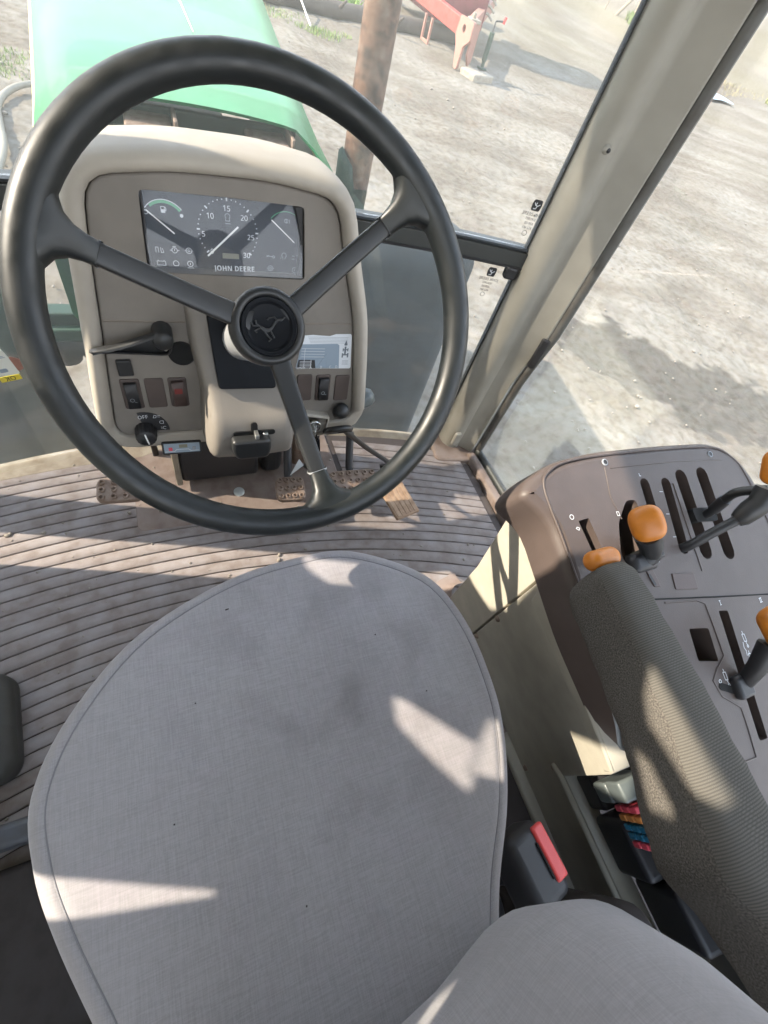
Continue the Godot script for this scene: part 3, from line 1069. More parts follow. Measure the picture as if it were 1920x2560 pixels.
func cab_shell() -> void:
	# floor pan, open to the yard beyond the sills
	var s := st()
	var fl := PackedVector2Array()
	for i in 21:
		var x := lerpf(-0.74, 0.74, i / 20.0)
		fl.append(Vector2(x, -front_z(x) + 0.012))
	fl.append_array(PackedVector2Array([Vector2(0.74, -0.95), Vector2(-0.74, -0.95)]))
	plate(s, fl, -0.06, -0.004, 0.0, Transform3D(Basis(Vector3.RIGHT, -PI / 2), Vector3.ZERO))
	structure(s, "cab_floor", M.floor_paint)

	# windshield: upper pane, bar, lower pane
	var up := thing("windshield", "upper windshield pane with a dark mirrored stamp near the right pillar", "window")
	s = st()
	bowed(s, -0.68, 0.668, 0.6035, 1.6, 0.0, 0.005, 0.0)
	part(s, "pane", M.pane, up)
	s = st()
	bowed(s, -0.675, 0.665, 0.605, 1.598, 0.0012, 0.0001)
	part(s, "dust_film", M.dust, up)
	pane_print(up, Vector3(0.628, 0.675, front_z(0.628) + 0.004), -0.28, 1.0)

	var bar := thing("windshield_bar", "black rubber-edged bar between the two windshield panes", "bar")
	s = st()
	bowed(s, -0.7, 0.69, 0.566, 0.597, 0.016, 0.04)
	part(s, "bar_body", M.seal, bar)
	s = st()
	bowed(s, -0.7, 0.69, 0.599, 0.603, 0.010, 0.03)
	part(s, "upper_lip", M.tank, bar)
	s = st()
	bowed(s, -0.7, 0.69, 0.563, 0.568, 0.0182, 0.004)
	part(s, "lower_lip", M.black, bar)
	s = st()
	rbox(s, Vector3(0.632, 0.553, -0.826), Vector3(0.030, 0.028, 0.02), 0.006, Basis(Vector3.UP, -0.28))
	part(s, "end_clip", M.black, bar)

	var lo := thing("lower_windshield", "dusty smeared lower windshield pane right of the dashboard", "window")
	s = st()
	bowed(s, 0.0, 0.66, 0.0, 0.5625, 0.0, 0.005)
	part(s, "pane", M.pane, lo)
	s = st()
	bowed(s, 0.0, 0.658, 0.002, 0.562, 0.0012, 0.0001)
	part(s, "dust_film", M.smears, lo)
	pane_print(lo, Vector3(0.597, 0.531, front_z(0.597) + 0.004), -0.26, 1.0)
	var lo2 := thing("lower_windshield", "dusty lower windshield pane with a white sticker left of the dashboard", "window")
	s = st()
	bowed(s, -0.68, -0.004, 0.0, 0.5625, 0.0, 0.005)
	part(s, "pane", M.pane, lo2)
	s = st()
	bowed(s, -0.678, -0.005, 0.002, 0.562, 0.0012, 0.0001)
	part(s, "dust_film", M.smears, lo2)
	# sticker on the outside of the left lower pane
	var sk := thing("inspection_sticker", "torn white window sticker with a yellow end on the left lower pane", "sticker", Transform3D(Basis(Vector3.UP, 0.16) * Basis(Vector3.BACK, 0.12), Vector3(-0.396, 0.275, -0.893)))
	s = st()
	plate(s, round_poly(PackedVector2Array([Vector2(-0.035, -0.024), Vector2(0.014, -0.027), Vector2(0.013, 0.012), Vector2(0.010, 0.036), Vector2(-0.035, 0.042)]), 0.003), -0.0004, 0.0004, 0.0)
	part(s, "label_field", M.sticker, sk)
	s = st()
	plate(s, spline2(PackedVector2Array([Vector2(0.014, -0.020), Vector2(0.030, -0.012), Vector2(0.032, 0.0), Vector2(0.022, 0.010), Vector2(0.013, 0.012)]), true, 3), -0.0003, 0.0003, 0.0)
	part(s, "torn_backing", M.pink_metal, sk)
	s = st()
	plate(s, rrect(-0.024, -0.040, 0.012, -0.0275, 0.001), -0.0004, 0.0004, 0.0)
	part(s, "yellow_field", M.sticker_yellow, sk)
	lettering("OK", 0.010, Vector3(-0.006, -0.034, 0.0009), Basis.from_scale(Vector3(-1, 1, 1)), M.print_black, sk)
	s = st()
	strokes(s, [PackedVector2Array([Vector2(-0.032, 0.018), Vector2(0.008, 0.015)]), PackedVector2Array([Vector2(-0.032, 0.021), Vector2(0.006, 0.018)])], 0.0016, 0.0007)
	plate(s, rrect(-0.030, 0.001, -0.014, 0.012, 0.001), 0.0004, 0.0006, 0.0)
	plate(s, round_poly(rrect(-0.015, -0.018, -0.001, -0.009, 0.003), 0.002), 0.0004, 0.0006, 0.0)
	part(s, "printed_marks", M.decal_blue, sk)

	# right front pillar: a pressed column, round on the left, flat on the right, with a rubber seal
	var pl := thing("cab_pillar", "beige cab pillar right of the windshield with a black rubber seal", "pillar")
	var prof := [[0.655, -0.845], [0.648, -0.812], [0.650, -0.792], [0.660, -0.776], [0.674, -0.768], [0.686, -0.769], [0.694, -0.770], [0.702, -0.764], [0.736, -0.722], [0.739, -0.719]]
	s = st()
	var rows := []
	var ys := [0.0, 0.10, 0.20, 0.30, 0.36, 0.42, 0.46, 0.5, 0.6, 0.8, 1.0, 1.3, 1.62]
	for y in ys:
		var row := PackedVector3Array()
		for k in prof.size():
			var pz: float = prof[k][1]
			var px: float = prof[k][0]
			var low := clampf((0.46 - y) / 0.14, 0.0, 1.0) * clampf((k - 6) / 2.0, 0.0, 1.0)
			px -= 0.006 * low
			pz -= 0.021 * low
			row.append(Vector3(px, y, pz))
		row.append(Vector3(0.755, y, -0.78))
		row.append(Vector3(0.72, y, -0.86))
		rows.append(row)
	grid(s, rows, true)
	part(s, "column", M.pillar, pl)
	s = st()
	var sl := []
	for y in ys:
		var low := 0.019 * clampf((0.46 - y) / 0.14, 0.0, 1.0)
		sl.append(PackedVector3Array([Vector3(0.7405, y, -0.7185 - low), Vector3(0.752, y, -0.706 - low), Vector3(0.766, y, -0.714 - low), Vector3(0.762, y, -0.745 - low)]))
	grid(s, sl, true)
	part(s, "door_seal", M.seal_skylit, pl)
	s = st()
	rbox(s, Vector3(0.744, 0.412, -0.7275), Vector3(0.026, 0.085, 0.022), 0.006, Basis(Vector3.UP, 0.9))
	part(s, "latch_plate", M.black, pl)
	s = st()
	bowed(s, 0.6465, 0.6495, 0.0, 1.6, 0.006, 0.010)
	part(s, "glass_seal", M.seal, pl)
	s = st()
	lathe(s, [Vector2(0.0, 0.004), Vector2(0.004, 0.0035), Vector2(0.0075, 0.001), Vector2(0.0085, -0.003)], Transform3D(Basis(Vector3.RIGHT, PI / 2) , Vector3(0.667, 0.808, -0.7715)), 14)
	part(s, "screw", M.pillar, pl)
	s = st()
	lathe(s, [Vector2(0.0, 0.001), Vector2(0.0036, 0.001), Vector2(0.0042, -0.002)], Transform3D(Basis(Vector3.RIGHT, PI / 2) , Vector3(0.667, 0.808, -0.7672)), 10)
	part(s, "screw_recess", M.black, pl)
	s = st()
	rbox(s, Vector3(0.668, 0.066, -0.764), Vector3(0.022, 0.05, 0.012), 0.006)
	part(s, "foot_lug", M.pillar, pl)
	s = st()
	plate(s, round_poly(PackedVector2Array([Vector2(0.60, 0.73), Vector2(0.76, 0.70), Vector2(0.775, 0.735), Vector2(0.74, 0.80), Vector2(0.70, 0.88), Vector2(0.62, 0.85)]), 0.02), 0.0, 0.020, 0.008, Transform3D(Basis(Vector3.RIGHT, -PI / 2), Vector3.ZERO))
	part(s, "rubber_foot", M.mat_plain, pl)

	# the door sill on the right
	var sill := thing("door_sill", "brown rubber-edged sill below the right side window", "sill")
	s = st()
	plate(s, round_poly(PackedVector2Array([Vector2(0.712, 0.735), Vector2(0.738, 0.735), Vector2(0.76, 0.3), Vector2(0.76, -0.9), Vector2(0.72, -0.9), Vector2(0.72, 0.3)]), 0.01), -0.05, 0.030, 0.008, Transform3D(Basis(Vector3.RIGHT, -PI / 2), Vector3.ZERO))
	part(s, "sill_strip", M.mat_plain, sill)
	s = st()
	tube(s, PackedVector3Array([Vector3(0.752, 0.028, -0.74), Vector3(0.772, 0.028, -0.3), Vector3(0.775, 0.028, 0.9)]), 0.012, 8)
	part(s, "window_seal", M.seal, sill)
	var sw := thing("side_window", "clear dusty right side window pane behind the console", "window")
	s = st()
	rbox(s, Vector3(0.775, 0.80, 0.08), Vector3(0.005, 1.56, 1.6), 0.002, Basis(), 1)
	part(s, "pane", M.pane, sw)

	# what the photograph does not show but the sun and the reflections do: roof, the other posts, rear panel; added for the sun patches, a cloth blind
	var rf := thing("cab_roof", "beige cab roof over the driver, above the picture", "roof")
	s = st()
	plate(s, round_poly(PackedVector2Array([Vector2(-0.80, 1.16), Vector2(0.80, 1.16), Vector2(0.82, -0.95), Vector2(-0.82, -0.95)]), 0.16), 1.62, 1.80, 0.06, Transform3D(Basis(Vector3.RIGHT, -PI / 2), Vector3.ZERO))
	part(s, "roof_shell", M.roof, rf)
	for q in [[-0.72, -0.80, "left front"], [0.76, 0.92, "right rear"], [-0.76, 0.92, "left rear"]]:
		var po := thing("cab_pillar", "beige cab pillar at the %s corner" % q[2], "pillar", Transform3D(Basis(), Vector3(q[0], 0.8, q[1])))
		s = st()
		rbox(s, Vector3.ZERO, Vector3(0.085, 1.66, 0.085), 0.02)
		part(s, "column", M.pillar, po)
	var rp := thing("rear_panel", "dark brown lower rear wall of the cab behind the seat", "panel", Transform3D(Basis(), Vector3(0, 0.15, 0.93)))
	s = st()
	rbox(s, Vector3.ZERO, Vector3(1.42, 0.5, 0.05), 0.02)
	part(s, "panel", M.brown, rp)
	var bd := thing("sun_blocker", "added grey cloth blind with worn openings hanging in the left door", "blocker")  # out of view, added to block and shape the sunlight
	s = st()
	var outline := PackedVector2Array([Vector2(-0.69, -0.05), Vector2(-0.69, 1.03), Vector2(-0.60, 1.04), Vector2(-0.54, 1.06), Vector2(-0.50, 1.13), Vector2(-0.48, 1.30), Vector2(-0.505, 1.42), Vector2(-0.60, 1.46), Vector2(-0.69, 1.48), Vector2(-0.73, 1.62), Vector2(0.86, 1.62), Vector2(0.86, -0.05)])
	var holes := [
		PackedVector2Array([Vector2(-0.19, 0.74), Vector2(-0.143, 0.74), Vector2(-0.146, 0.844), Vector2(-0.153, 0.913), Vector2(-0.157, 0.913), Vector2(-0.172, 0.844)]),
		PackedVector2Array([Vector2(-0.327, 1.059), Vector2(-0.297, 1.054), Vector2(-0.259, 1.07), Vector2(-0.222, 1.09), Vector2(-0.271, 1.113), Vector2(-0.323, 1.068)]),
		PackedVector2Array([Vector2(-0.322, 1.370), Vector2(-0.295, 1.342), Vector2(-0.270, 1.330), Vector2(-0.210, 1.342), Vector2(-0.198, 1.360), Vector2(-0.205, 1.372)]),
		PackedVector2Array([Vector2(-0.525, 1.013), Vector2(-0.49, 1.022), Vector2(-0.468, 1.04), Vector2(-0.47, 1.078), Vector2(-0.504, 1.084), Vector2(-0.507, 1.03)]),
		PackedVector2Array([Vector2(-0.302, 1.13), Vector2(-0.244, 1.094), Vector2(-0.205, 1.19), Vector2(-0.26, 1.23)]),
		PackedVector2Array([Vector2(-0.253, 1.298), Vector2(-0.200, 1.284), Vector2(-0.192, 1.308), Vector2(-0.201, 1.314), Vector2(-0.24, 1.310)]),
		PackedVector2Array([Vector2(-0.094, 1.109), Vector2(-0.085, 1.085), Vector2(-0.06, 1.085), Vector2(-0.06, 1.105)]),
	]
	plate(s, outline, -0.7815, -0.7785, 0.0, Transform3D(Basis(Vector3(0, 0, 1), Vector3(0, 1, 0), Vector3(1, 0, 0)), Vector3.ZERO), holes)
	part(s, "cloth", M.blocker, bd)

# ---------------------------------------------------------------- floor mat and pedals
func rib_z(x: float, z0: float) -> float:    # the bowed grooves of the mat: z0 where they cross the middle
	var c := 0.225 + 0.14 * clampf((z0 + 0.55) / 0.15, 0.0, 1.0)
	return z0 + c * pow(x + 0.10, 2.0)

func floor_and_pedals() -> void:
	var fm := thing("floor_mat", "brown ribbed rubber mat on the cab floor", "floor mat")
	var s := st()
	var ol := PackedVector2Array()
	for i in 21:
		var x := lerpf(-0.66, 0.66, i / 20.0)
		ol.append(Vector2(x, -front_z(x) - 0.035))
	ol.append_array(PackedVector2Array([Vector2(0.712, 0.70), Vector2(0.712, -0.9), Vector2(-0.72, -0.9), Vector2(-0.72, 0.80)]))
	plate(s, ol, 0.0, 0.008, 0.003, Transform3D(Basis(Vector3.RIGHT, -PI / 2), Vector3.ZERO))
	part(s, "base_sheet", M.groove, fm)
	# raised bands between the grooves
	var gap := 0.0012
	var pitch := 0.0264
	var r := RandomNumberGenerator.new()
	r.seed = 8
	for k in 31:
		var z0 := -0.913 + pitch * k
		# where a band begins and ends: the smooth plate round the pedals interrupts the front ones
		var spans := []
		if z0 < -0.892:
			continue
		if z0 < -0.655:
			var xl := -0.27 + 0.008 * (k - 1)
			spans = [[0.30, 0.684]]
			if z0 > -0.862:
				spans.append([-0.70, minf(xl, -0.225)])
		else:
			spans = [[-0.70, 0.684 if z0 < -0.50 else 0.684 - 0.55 * (z0 + 0.50)]]
		for sp in spans:
			var x0: float = sp[0]
			var x1: float = sp[1]
			s = st()
			var rows := []
			var prof := [[gap, 0.004], [gap, 0.0110], [gap + 0.0012, 0.0122], [pitch - gap - 0.0012, 0.0122], [pitch - gap, 0.0110], [pitch - gap, 0.004]]
			var n := 22
			for q in prof:
				var row := PackedVector3Array()
				for i in n + 1:
					var x := lerpf(x0, x1, float(i) / n)
					var za := rib_z(x, z0)
					var zb := rib_z(x, z0 + pitch)
					var sink := 0.0
					row.append(Vector3(x, q[1] - sink, lerpf(za, zb, q[0] / pitch)))
				rows.append(row)
			grid(s, rows)
			part(s, "rib", M.mat, fm)
	s = st()
	plate(s, round_poly(PackedVector2Array([Vector2(-0.226, 0.90), Vector2(0.285, 0.90), Vector2(0.285, 0.64), Vector2(0.20, 0.615), Vector2(0.0, 0.625), Vector2(-0.226, 0.628)]), 0.02), 0.004, 0.0125, 0.003, Transform3D(Basis(Vector3.RIGHT, -PI / 2), Vector3.ZERO))
	part(s, "smooth_plate", M.mat_plain, fm)
	# turned-up corner beside the console
	s = st()
	var lowl := spline3(PackedVector3Array([Vector3(0.50, 0.012, -0.365), Vector3(0.43, 0.012, -0.345), Vector3(0.385, 0.012, -0.28), Vector3(0.37, 0.012, -0.16), Vector3(0.37, 0.012, 0.02)]), false, 6)
	var upl := spline3(PackedVector3Array([Vector3(0.50, 0.030, -0.325), Vector3(0.468, 0.034, -0.318), Vector3(0.447, 0.036, -0.28), Vector3(0.443, 0.036, -0.16), Vector3(0.443, 0.036, 0.02)]), false, 6)
	var rows2 := []
	for q in [[0.0, 0.0], [0.30, 0.04], [0.55, 0.15], [0.75, 0.36], [0.9, 0.65], [1.0, 1.0]]:
		var row := PackedVector3Array()
		for i in lowl.size():
			row.append(Vector3(lerpf(lowl[i].x, upl[i].x, q[0]), lerpf(lowl[i].y, upl[i].y, q[1]), lerpf(lowl[i].z, upl[i].z, q[0])))
		rows2.append(row)
	grid(s, rows2)
	part(s, "turned_up_edge", M.mat_plain, fm)
	s = st()
	var ap := PackedVector2Array()
	for i in 11:
		var x := lerpf(-0.70, -0.10, i / 10.0)
		ap.append(Vector2(x, -front_z(x) - 0.03))
	for i in 11:
		var x := lerpf(-0.20, -0.70, i / 10.0)
		ap.append(Vector2(x, -rib_z(x, -0.853)))
	plate(s, ap, 0.0, 0.0128, 0.003, Transform3D(Basis(Vector3.RIGHT, -PI / 2), Vector3.ZERO))
	part(s, "front_apron", M.floor_paint, fm)
	# dirt
	s = st()
	for i in 240:
		var x := r.randf_range(-0.66, 0.66)
		var z := r.randf_range(-0.86, -0.1)
		var q := r.randf_range(0.0012, 0.0042) * (1.0 if r.randf() < 0.9 else 1.8)
		rbox(s, Vector3(x, 0.0122 + q * 0.3, z), Vector3(q * 1.4, q * 0.8, q), q * 0.35, Basis(Vector3.UP, r.randf() * 3.0), 1)
	var crumbs := part(s, "dirt_crumbs", M.clod, fm)
	crumbs.set_meta("kind", "stuff")

	s = st()
	lathe(s, [Vector2(0.0, 0.010), Vector2(0.0115, 0.010), Vector2(0.0135, 0.0085), Vector2(0.0138, -0.02)], Transform3D(Basis(), Vector3(0.012, 0.007, -0.705)), 22)
	tag(part(s, "foot_button", M.button_steel, self), "round silver button in the brown plate between the pedals", "button")

	# pedals: pads with raised studs or ribs
	pedal("clutch_pedal", "worn studded metal clutch pedal left of the black pedestal", Vector3(-0.240, 0.10, -0.688), Vector3(0.090, 0.012, 0.058), -0.08, 4, 3)
	pedal("brake_pedal", "worn studded brake pedal under the bottom spoke of the steering wheel", Vector3(0.122, 0.10, -0.632), Vector3(0.070, 0.012, 0.064), -0.10, 4, 3)
	pedal("brake_pedal", "worn studded brake pedal beside the flat ribbed accelerator", Vector3(0.285, 0.10, -0.630), Vector3(0.125, 0.012, 0.064), -0.06, 6, 3)
	var ac := thing("accelerator_pedal", "flat brown ribbed accelerator pedal right of the brakes", "pedal", Transform3D(Basis(Vector3.UP, 0.22) * Basis(Vector3.RIGHT, 0.12), Vector3(0.386, 0.095, -0.568)))
	s = st()
	rbox(s, Vector3.ZERO, Vector3(0.072, 0.010, 0.118), 0.004)
	part(s, "pad", M.pedal_rubber, ac)
	for k in 5:
		s = st()
		rbox(s, Vector3(-0.026 + 0.013 * k, 0.0045, 0), Vector3(0.0105, 0.003, 0.108), 0.0012, Basis(), 1)
		part(s, "rib", M.pedal_rubber, ac)
	s = st()
	tube(s, PackedVector3Array([Vector3(0, -0.006, -0.03), Vector3(0, -0.02, -0.05), Vector3(0, 0.02, -0.09)]), 0.008, 8)
	part(s, "arm", M.black, ac)

	# black pedestal of the steering column and the cable beside it
	var pe := thing("column_pedestal", "black box pedestal on the floor under the dashboard", "pedestal")
	s = st()
	rbox(s, Vector3(-0.025, 0.21, -0.80), Vector3(0.185, 0.36, 0.12), 0.012)
	part(s, "housing", M.black, pe)
	s = st()
	rbox(s, Vector3(-0.122, 0.19, -0.80), Vector3(0.014, 0.32, 0.135), 0.004)
	part(s, "side_flange", M.floor_paint, pe)
	s = st()
	rbox(s, Vector3(0.105, 0.22, -0.79), Vector3(0.055, 0.42, 0.07), 0.02)
	part(s, "support_tube", M.charcoal, pe)
	s = st()
	rbox(s, Vector3(-0.17, 0.2, -0.86), Vector3(0.014, 0.4, 0.02), 0.004)
	part(s, "strut", M.charcoal, pe)
	s = st()
	rbox(s, Vector3(0.195, 0.16, -0.80), Vector3(0.06, 0.32, 0.05), 0.012)
	part(s, "bracket_plate", M.worn_metal, pe)
	s = st()
	tri(s, Vector3(0.123, 0.130, -0.651), Vector3(0.154, 0.140, -0.690), Vector3(0.163, 0.130, -0.677))
	tri(s, Vector3(0.123, 0.129, -0.651), Vector3(0.163, 0.129, -0.677), Vector3(0.154, 0.139, -0.690))
	tag(part(s, "paper_tag", M.tape, self), "small pointed white paper tag hanging above the left brake pedal", "tag")

	s = st()
	tube(s, spline3(PackedVector3Array([Vector3(0.150, 0.385, -0.62), Vector3(0.150, 0.33, -0.60), Vector3(0.160, 0.22, -0.61), Vector3(0.175, 0.14, -0.66), Vector3(0.19, 0.07, -0.72), Vector3(0.20, 0.02, -0.76)]), false, 5), 0.0085, 8)
	tag(part(s, "cable", M.black, self), "black cable hanging from the dashboard down to the pedals", "cable")
	s = st()
	tube(s, PackedVector3Array([Vector3(0.205, 0.335, -0.60), Vector3(0.30, 0.215, -0.64), Vector3(0.42, 0.075, -0.69)]), 0.006, 8)
	tag(part(s, "rod", M.charcoal, self), "thin dark rod slanting from the ring handle to the floor", "rod")
	# ring handle hanging at the right of the dash
	var rg := thing("ring_handle", "dark ring pull handle hanging below the right of the dashboard", "handle", Transform3D(Basis(), Vector3(0.177, 0.388, -0.575)))
	s = st()
	var rp := PackedVector3Array()
	for i in 24:
		var a := TAU * i / 24.0
		rp.append(Vector3(cos(a) * 0.024, sin(a) * 0.019 - 0.01, 0.016 + sin(a) * 0.014))
	tube(s, rp, 0.0055, 8, false, true)
	part(s, "ring", M.charcoal, rg)
	s = st()
	lathe(s, [Vector2(0.0, 0.028), Vector2(0.010, 0.027), Vector2(0.0145, 0.018), Vector2(0.0135, 0.004), Vector2(0.010, -0.012), Vector2(0.009, -0.03)], Transform3D(Basis(Vector3.RIGHT, 0.6), Vector3(0.002, 0.02, 0.0)), 16)
	part(s, "knob", M.charcoal, rg)

	# left edge: door handle block, dark step and straws
	var hb := thing("door_pocket", "grey rounded plastic moulding on the floor at the left edge", "moulding", Transform3D(Basis(Vector3.UP, 0.1), Vector3(-0.485, 0.05, -0.265)))
	s = st()
	rbox(s, Vector3(-0.01, -0.015, 0), Vector3(0.14, 0.08, 0.18), 0.03, Basis(), 3)
	part(s, "moulding", M.moulding, hb)
	s = st()
	rbox(s, Vector3(-0.03, 0.0, 0.01), Vector3(0.085, 0.075, 0.12), 0.018, Basis(), 3)
	part(s, "insert", M.moulding, hb)
	var db := thing("seat_rail", "dark steel rail on the floor along the left of the seat", "rail", Transform3D(Basis(), Vector3(-0.42, 0.04, -0.10)))
	s = st()
	rbox(s, Vector3(0, 0, 0), Vector3(0.34, 0.05, 0.035), 0.01)
	part(s, "crossbar", M.rail, db)
	s = st()
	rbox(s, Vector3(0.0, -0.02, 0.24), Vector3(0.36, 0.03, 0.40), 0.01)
	part(s, "base_plate", M.shade_and_lint, db)
	s = st()
	rbox(s, Vector3(0.0, 0.0, 0.30), Vector3(0.34, 0.05, 0.05), 0.01)
	part(s, "crossbar", M.black, db)
	for q in [[Vector3(-0.52, 0.105, -0.20), Vector3(-0.46, 0.112, -0.22), "short dry straw across the grey moulding at the left edge"], [Vector3(-0.50, 0.075, -0.10), Vector3(-0.475, 0.085, -0.155), "dry yellow straw lying on the dark rail left of the seat"]]:
		s = st()
		tube(s, PackedVector3Array([q[0], (q[0] + q[1]) * 0.5 + Vector3(0, 0.004, 0), q[1]]), [0.0018, 0.0016, 0.0007], 5)
		tag(part(s, "straw", M.straw, self), q[2], "straw", "straws left of the seat")

func pedal(called: String, label: String, at: Vector3, size: Vector3, turn: float, nx: int, nz: int) -> void:
	var p := thing(called, label, "pedal", Transform3D(Basis(Vector3.UP, turn) * Basis(Vector3.RIGHT, 0.16), at))
	var s := st()
	plate(s, rrect(-size.x / 2, -size.z / 2, size.x / 2, size.z / 2, 0.016), -size.y / 2, size.y / 2, 0.003, Transform3D(Basis(Vector3.RIGHT, -PI / 2), Vector3.ZERO))
	part(s, "pad", M.worn_metal, p)
	for i in nx:
		for j in nz:
			s = st()
			lathe(s, [Vector2(0.0035, 0.0005), Vector2(0.0035, 0.004), Vector2(0.0062, 0.004), Vector2(0.0070, -0.001)], Transform3D(Basis(), Vector3((float(i) / (nx - 1) - 0.5) * (size.x - 0.022), size.y / 2, (float(j) / (nz - 1) - 0.5) * (size.z - 0.022))), 10)
			part(s, "stud", M.worn_metal, p)
	s = st()
	tube(s, PackedVector3Array([Vector3(0, -0.008, -0.01), Vector3(0, -0.012, -0.05), Vector3(0, 0.06, -0.11)]), 0.010, 8)
	part(s, "arm", M.black, p)

# ---------------------------------------------------------------- dashboard; its own axes: x right, y up the face, z out towards the driver
func dashboard() -> void:
	var b := Basis(Vector3.RIGHT, -deg_to_rad(10.0))
	var d := thing("dashboard", "beige rounded tractor dashboard with instrument panel behind the steering wheel", "dashboard", Transform3D(b, Vector3(0, 0.70, -0.63)))
	# face outline (the dark seam) and the shell around it
	var face := round_poly(PackedVector2Array([Vector2(-0.192, -0.318), Vector2(-0.172, -0.14), Vector2(-0.160, -0.03), Vector2(-0.150, 0.034), Vector2(-0.06, 0.047), Vector2(0.05, 0.049), Vector2(0.142, 0.038), Vector2(0.158, -0.03), Vector2(0.185, -0.12), Vector2(0.196, -0.2), Vector2(0.208, -0.318)]), 0.030, 4)
	var s := st()
	var cl := round_poly(PackedVector2Array([Vector2(-0.097, 0.025), Vector2(0.0, 0.0262), Vector2(0.097, 0.0245), Vector2(0.102, -0.0655), Vector2(-0.102, -0.0645)]), 0.006, 3)
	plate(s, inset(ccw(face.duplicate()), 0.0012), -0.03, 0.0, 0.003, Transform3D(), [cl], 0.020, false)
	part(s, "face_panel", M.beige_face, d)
	# shell: loops from the seam outwards, over the lip and back
	s = st()
	var f0 := ccw(face.duplicate())
	var rows := []
	for q in [[0.0, -0.012, 0.0], [0.0, 0.004, 0.0], [-0.0025, 0.012, 0.0], [-0.008, 0.0175, 0.0], [-0.015, 0.016, 0.0], [-0.0205, 0.010, 0.0], [-0.0225, 0.0, 0.002], [-0.021, -0.035, 0.007], [-0.016, -0.07, 0.013], [-0.004, -0.082, 0.014], [0.06, -0.085, 0.010]]:
		var poly := inset(f0, q[0])
		var row := PackedVector3Array()
		for i in poly.size():
			var p := poly[i]
			var lift: float = q[2] if p.y > 0.0 else q[2] * 0.3
			var z: float = q[1]
			if p.y < -0.30:
				z = minf(z, 0.004)
			row.append(Vector3(p.x, p.y + lift, z))
		rows.append(row)
	grid(s, rows, true)
	part(s, "shell", M.beige, d)
	s = st()
	plate(s, inset(f0, 0.004), -0.10, -0.032, 0.0)
	part(s, "seam_gap", M.hole, d)
	# moulded step across the face
	s = st()
	tube(s, PackedVector3Array([Vector3(-0.168, -0.1285, -0.0006), Vector3(0.02, -0.1295, -0.0006), Vector3(0.184, -0.1305, -0.0006)]), 0.0015, 6)
	part(s, "face_step", M.beige_dark, d)

	cluster(d)
	column_cover(d)

	# lever on the left, cigar-lighter hole, switches
	s = st()
	plate(s, spline2(PackedVector2Array([Vector2(-0.186, -0.1555), Vector2(-0.150, -0.147), Vector2(-0.115, -0.135), Vector2(-0.098, -0.129), Vector2(-0.089, -0.136), Vector2(-0.088, -0.152), Vector2(-0.096, -0.1625), Vector2(-0.125, -0.161), Vector2(-0.16, -0.159), Vector2(-0.184, -0.1585)]), true, 3), 0.022, 0.034, 0.004)
	var lv := part(s, "lever", M.charcoal, d)
	s = st()
	lathe(s, [Vector2(0.0, 0.0365), Vector2(0.0105, 0.036), Vector2(0.0128, 0.033), Vector2(0.0135, 0.0)], Transform3D(Basis(Vector3.RIGHT, PI / 2), Vector3(-0.098, -0.141, 0.0)), 20)
	part(s, "pivot", M.charcoal, lv)
	s = st()
	lathe(s, [Vector2(0.0, 0.0385), Vector2(0.0022, 0.0385), Vector2(0.0024, 0.034)], Transform3D(Basis(Vector3.RIGHT, PI / 2), Vector3(-0.0965, -0.1515, -0.003)), 10)
	part(s, "pivot_screw", M.steel, lv)
	s = st()
	lathe(s, [Vector2(0.0, 0.0006), Vector2(0.0165, 0.0006), Vector2(0.0175, 0.0014), Vector2(0.0185, 0.0012), Vector2(0.0195, -0.001)], Transform3D(Basis(Vector3.RIGHT, PI / 2), Vector3(-0.0765, -0.1765, 0.0)), 24)
	part(s, "socket", M.hole, d)
	s = st()
	rbox(s, Vector3(-0.155, -0.196, 0.002), Vector3(0.0195, 0.025, 0.007), 0.002)
	part(s, "blank_cover", M.charcoal, d)
	var sw := [[-0.154, -0.2405, 1], [-0.1215, -0.2405, 0], [-0.0895, -0.2405, 2], [0.1105, -0.243, 0], [0.1435, -0.2445, 1], [0.1785, -0.2465, 0]]
	for q in sw:
		s = st()
		plate(s, rrect(q[0] - 0.0132, q[1] - 0.0255, q[0] + 0.0132, q[1] + 0.0255, 0.0035), -0.004, 0.0022, 0.0015)
		var bz := part(s, "switch_bezel", M.brown, d, "dark rocker switch" if q[2] == 1 else ("switch with a red rocker" if q[2] == 2 else "blank brown switch cover"))
		if q[2] > 0:
			s = st()
			var rk := PackedVector2Array([Vector2(0.0, -0.021), Vector2(0.0075, -0.0205), Vector2(0.0042, 0.0), Vector2(0.0085, 0.0205), Vector2(0.0, 0.021)])
			plate(s, rk, -0.0085, 0.0085, 0.0012, Transform3D(Basis(Vector3(0, 0, 1), Vector3(0, 1, 0), Vector3(-1, 0, 0)), Vector3(q[0], q[1], 0.0018)))
			part(s, "rocker", M.black if q[2] == 1 else M.brown_side, bz)
			s = st()
			if q[2] == 2:
				rbox(s, Vector3(q[0], q[1] + 0.006, 0.0075), Vector3(0.0115, 0.0095, 0.003), 0.001)
				part(s, "red_window", M.red_print, bz)
			else:
				strokes(s, [arc(q[0] - 0.001, q[1] - 0.006, 0.0028, 0, 360, 10), PackedVector2Array([Vector2(q[0] + 0.002, q[1] - 0.009), Vector2(q[0] + 0.005, q[1] - 0.010)])], 0.0007, 0.0085)
				part(s, "rocker_symbol", M.print_dim, bz)

	# light switch knob with its printed quadrant
	s = st()
	var qd := PackedVector2Array()
	for p in arc(-0.1475, -0.309, 0.0355, -2, 102, 12):
		qd.append(p)
	for p in arc(-0.1475, -0.309, 0.013, 102, -2, 6):
		qd.append(p)
	plate(s, qd, 0.0002, 0.0008, 0.0)
	part(s, "dial_plate", M.black, d)
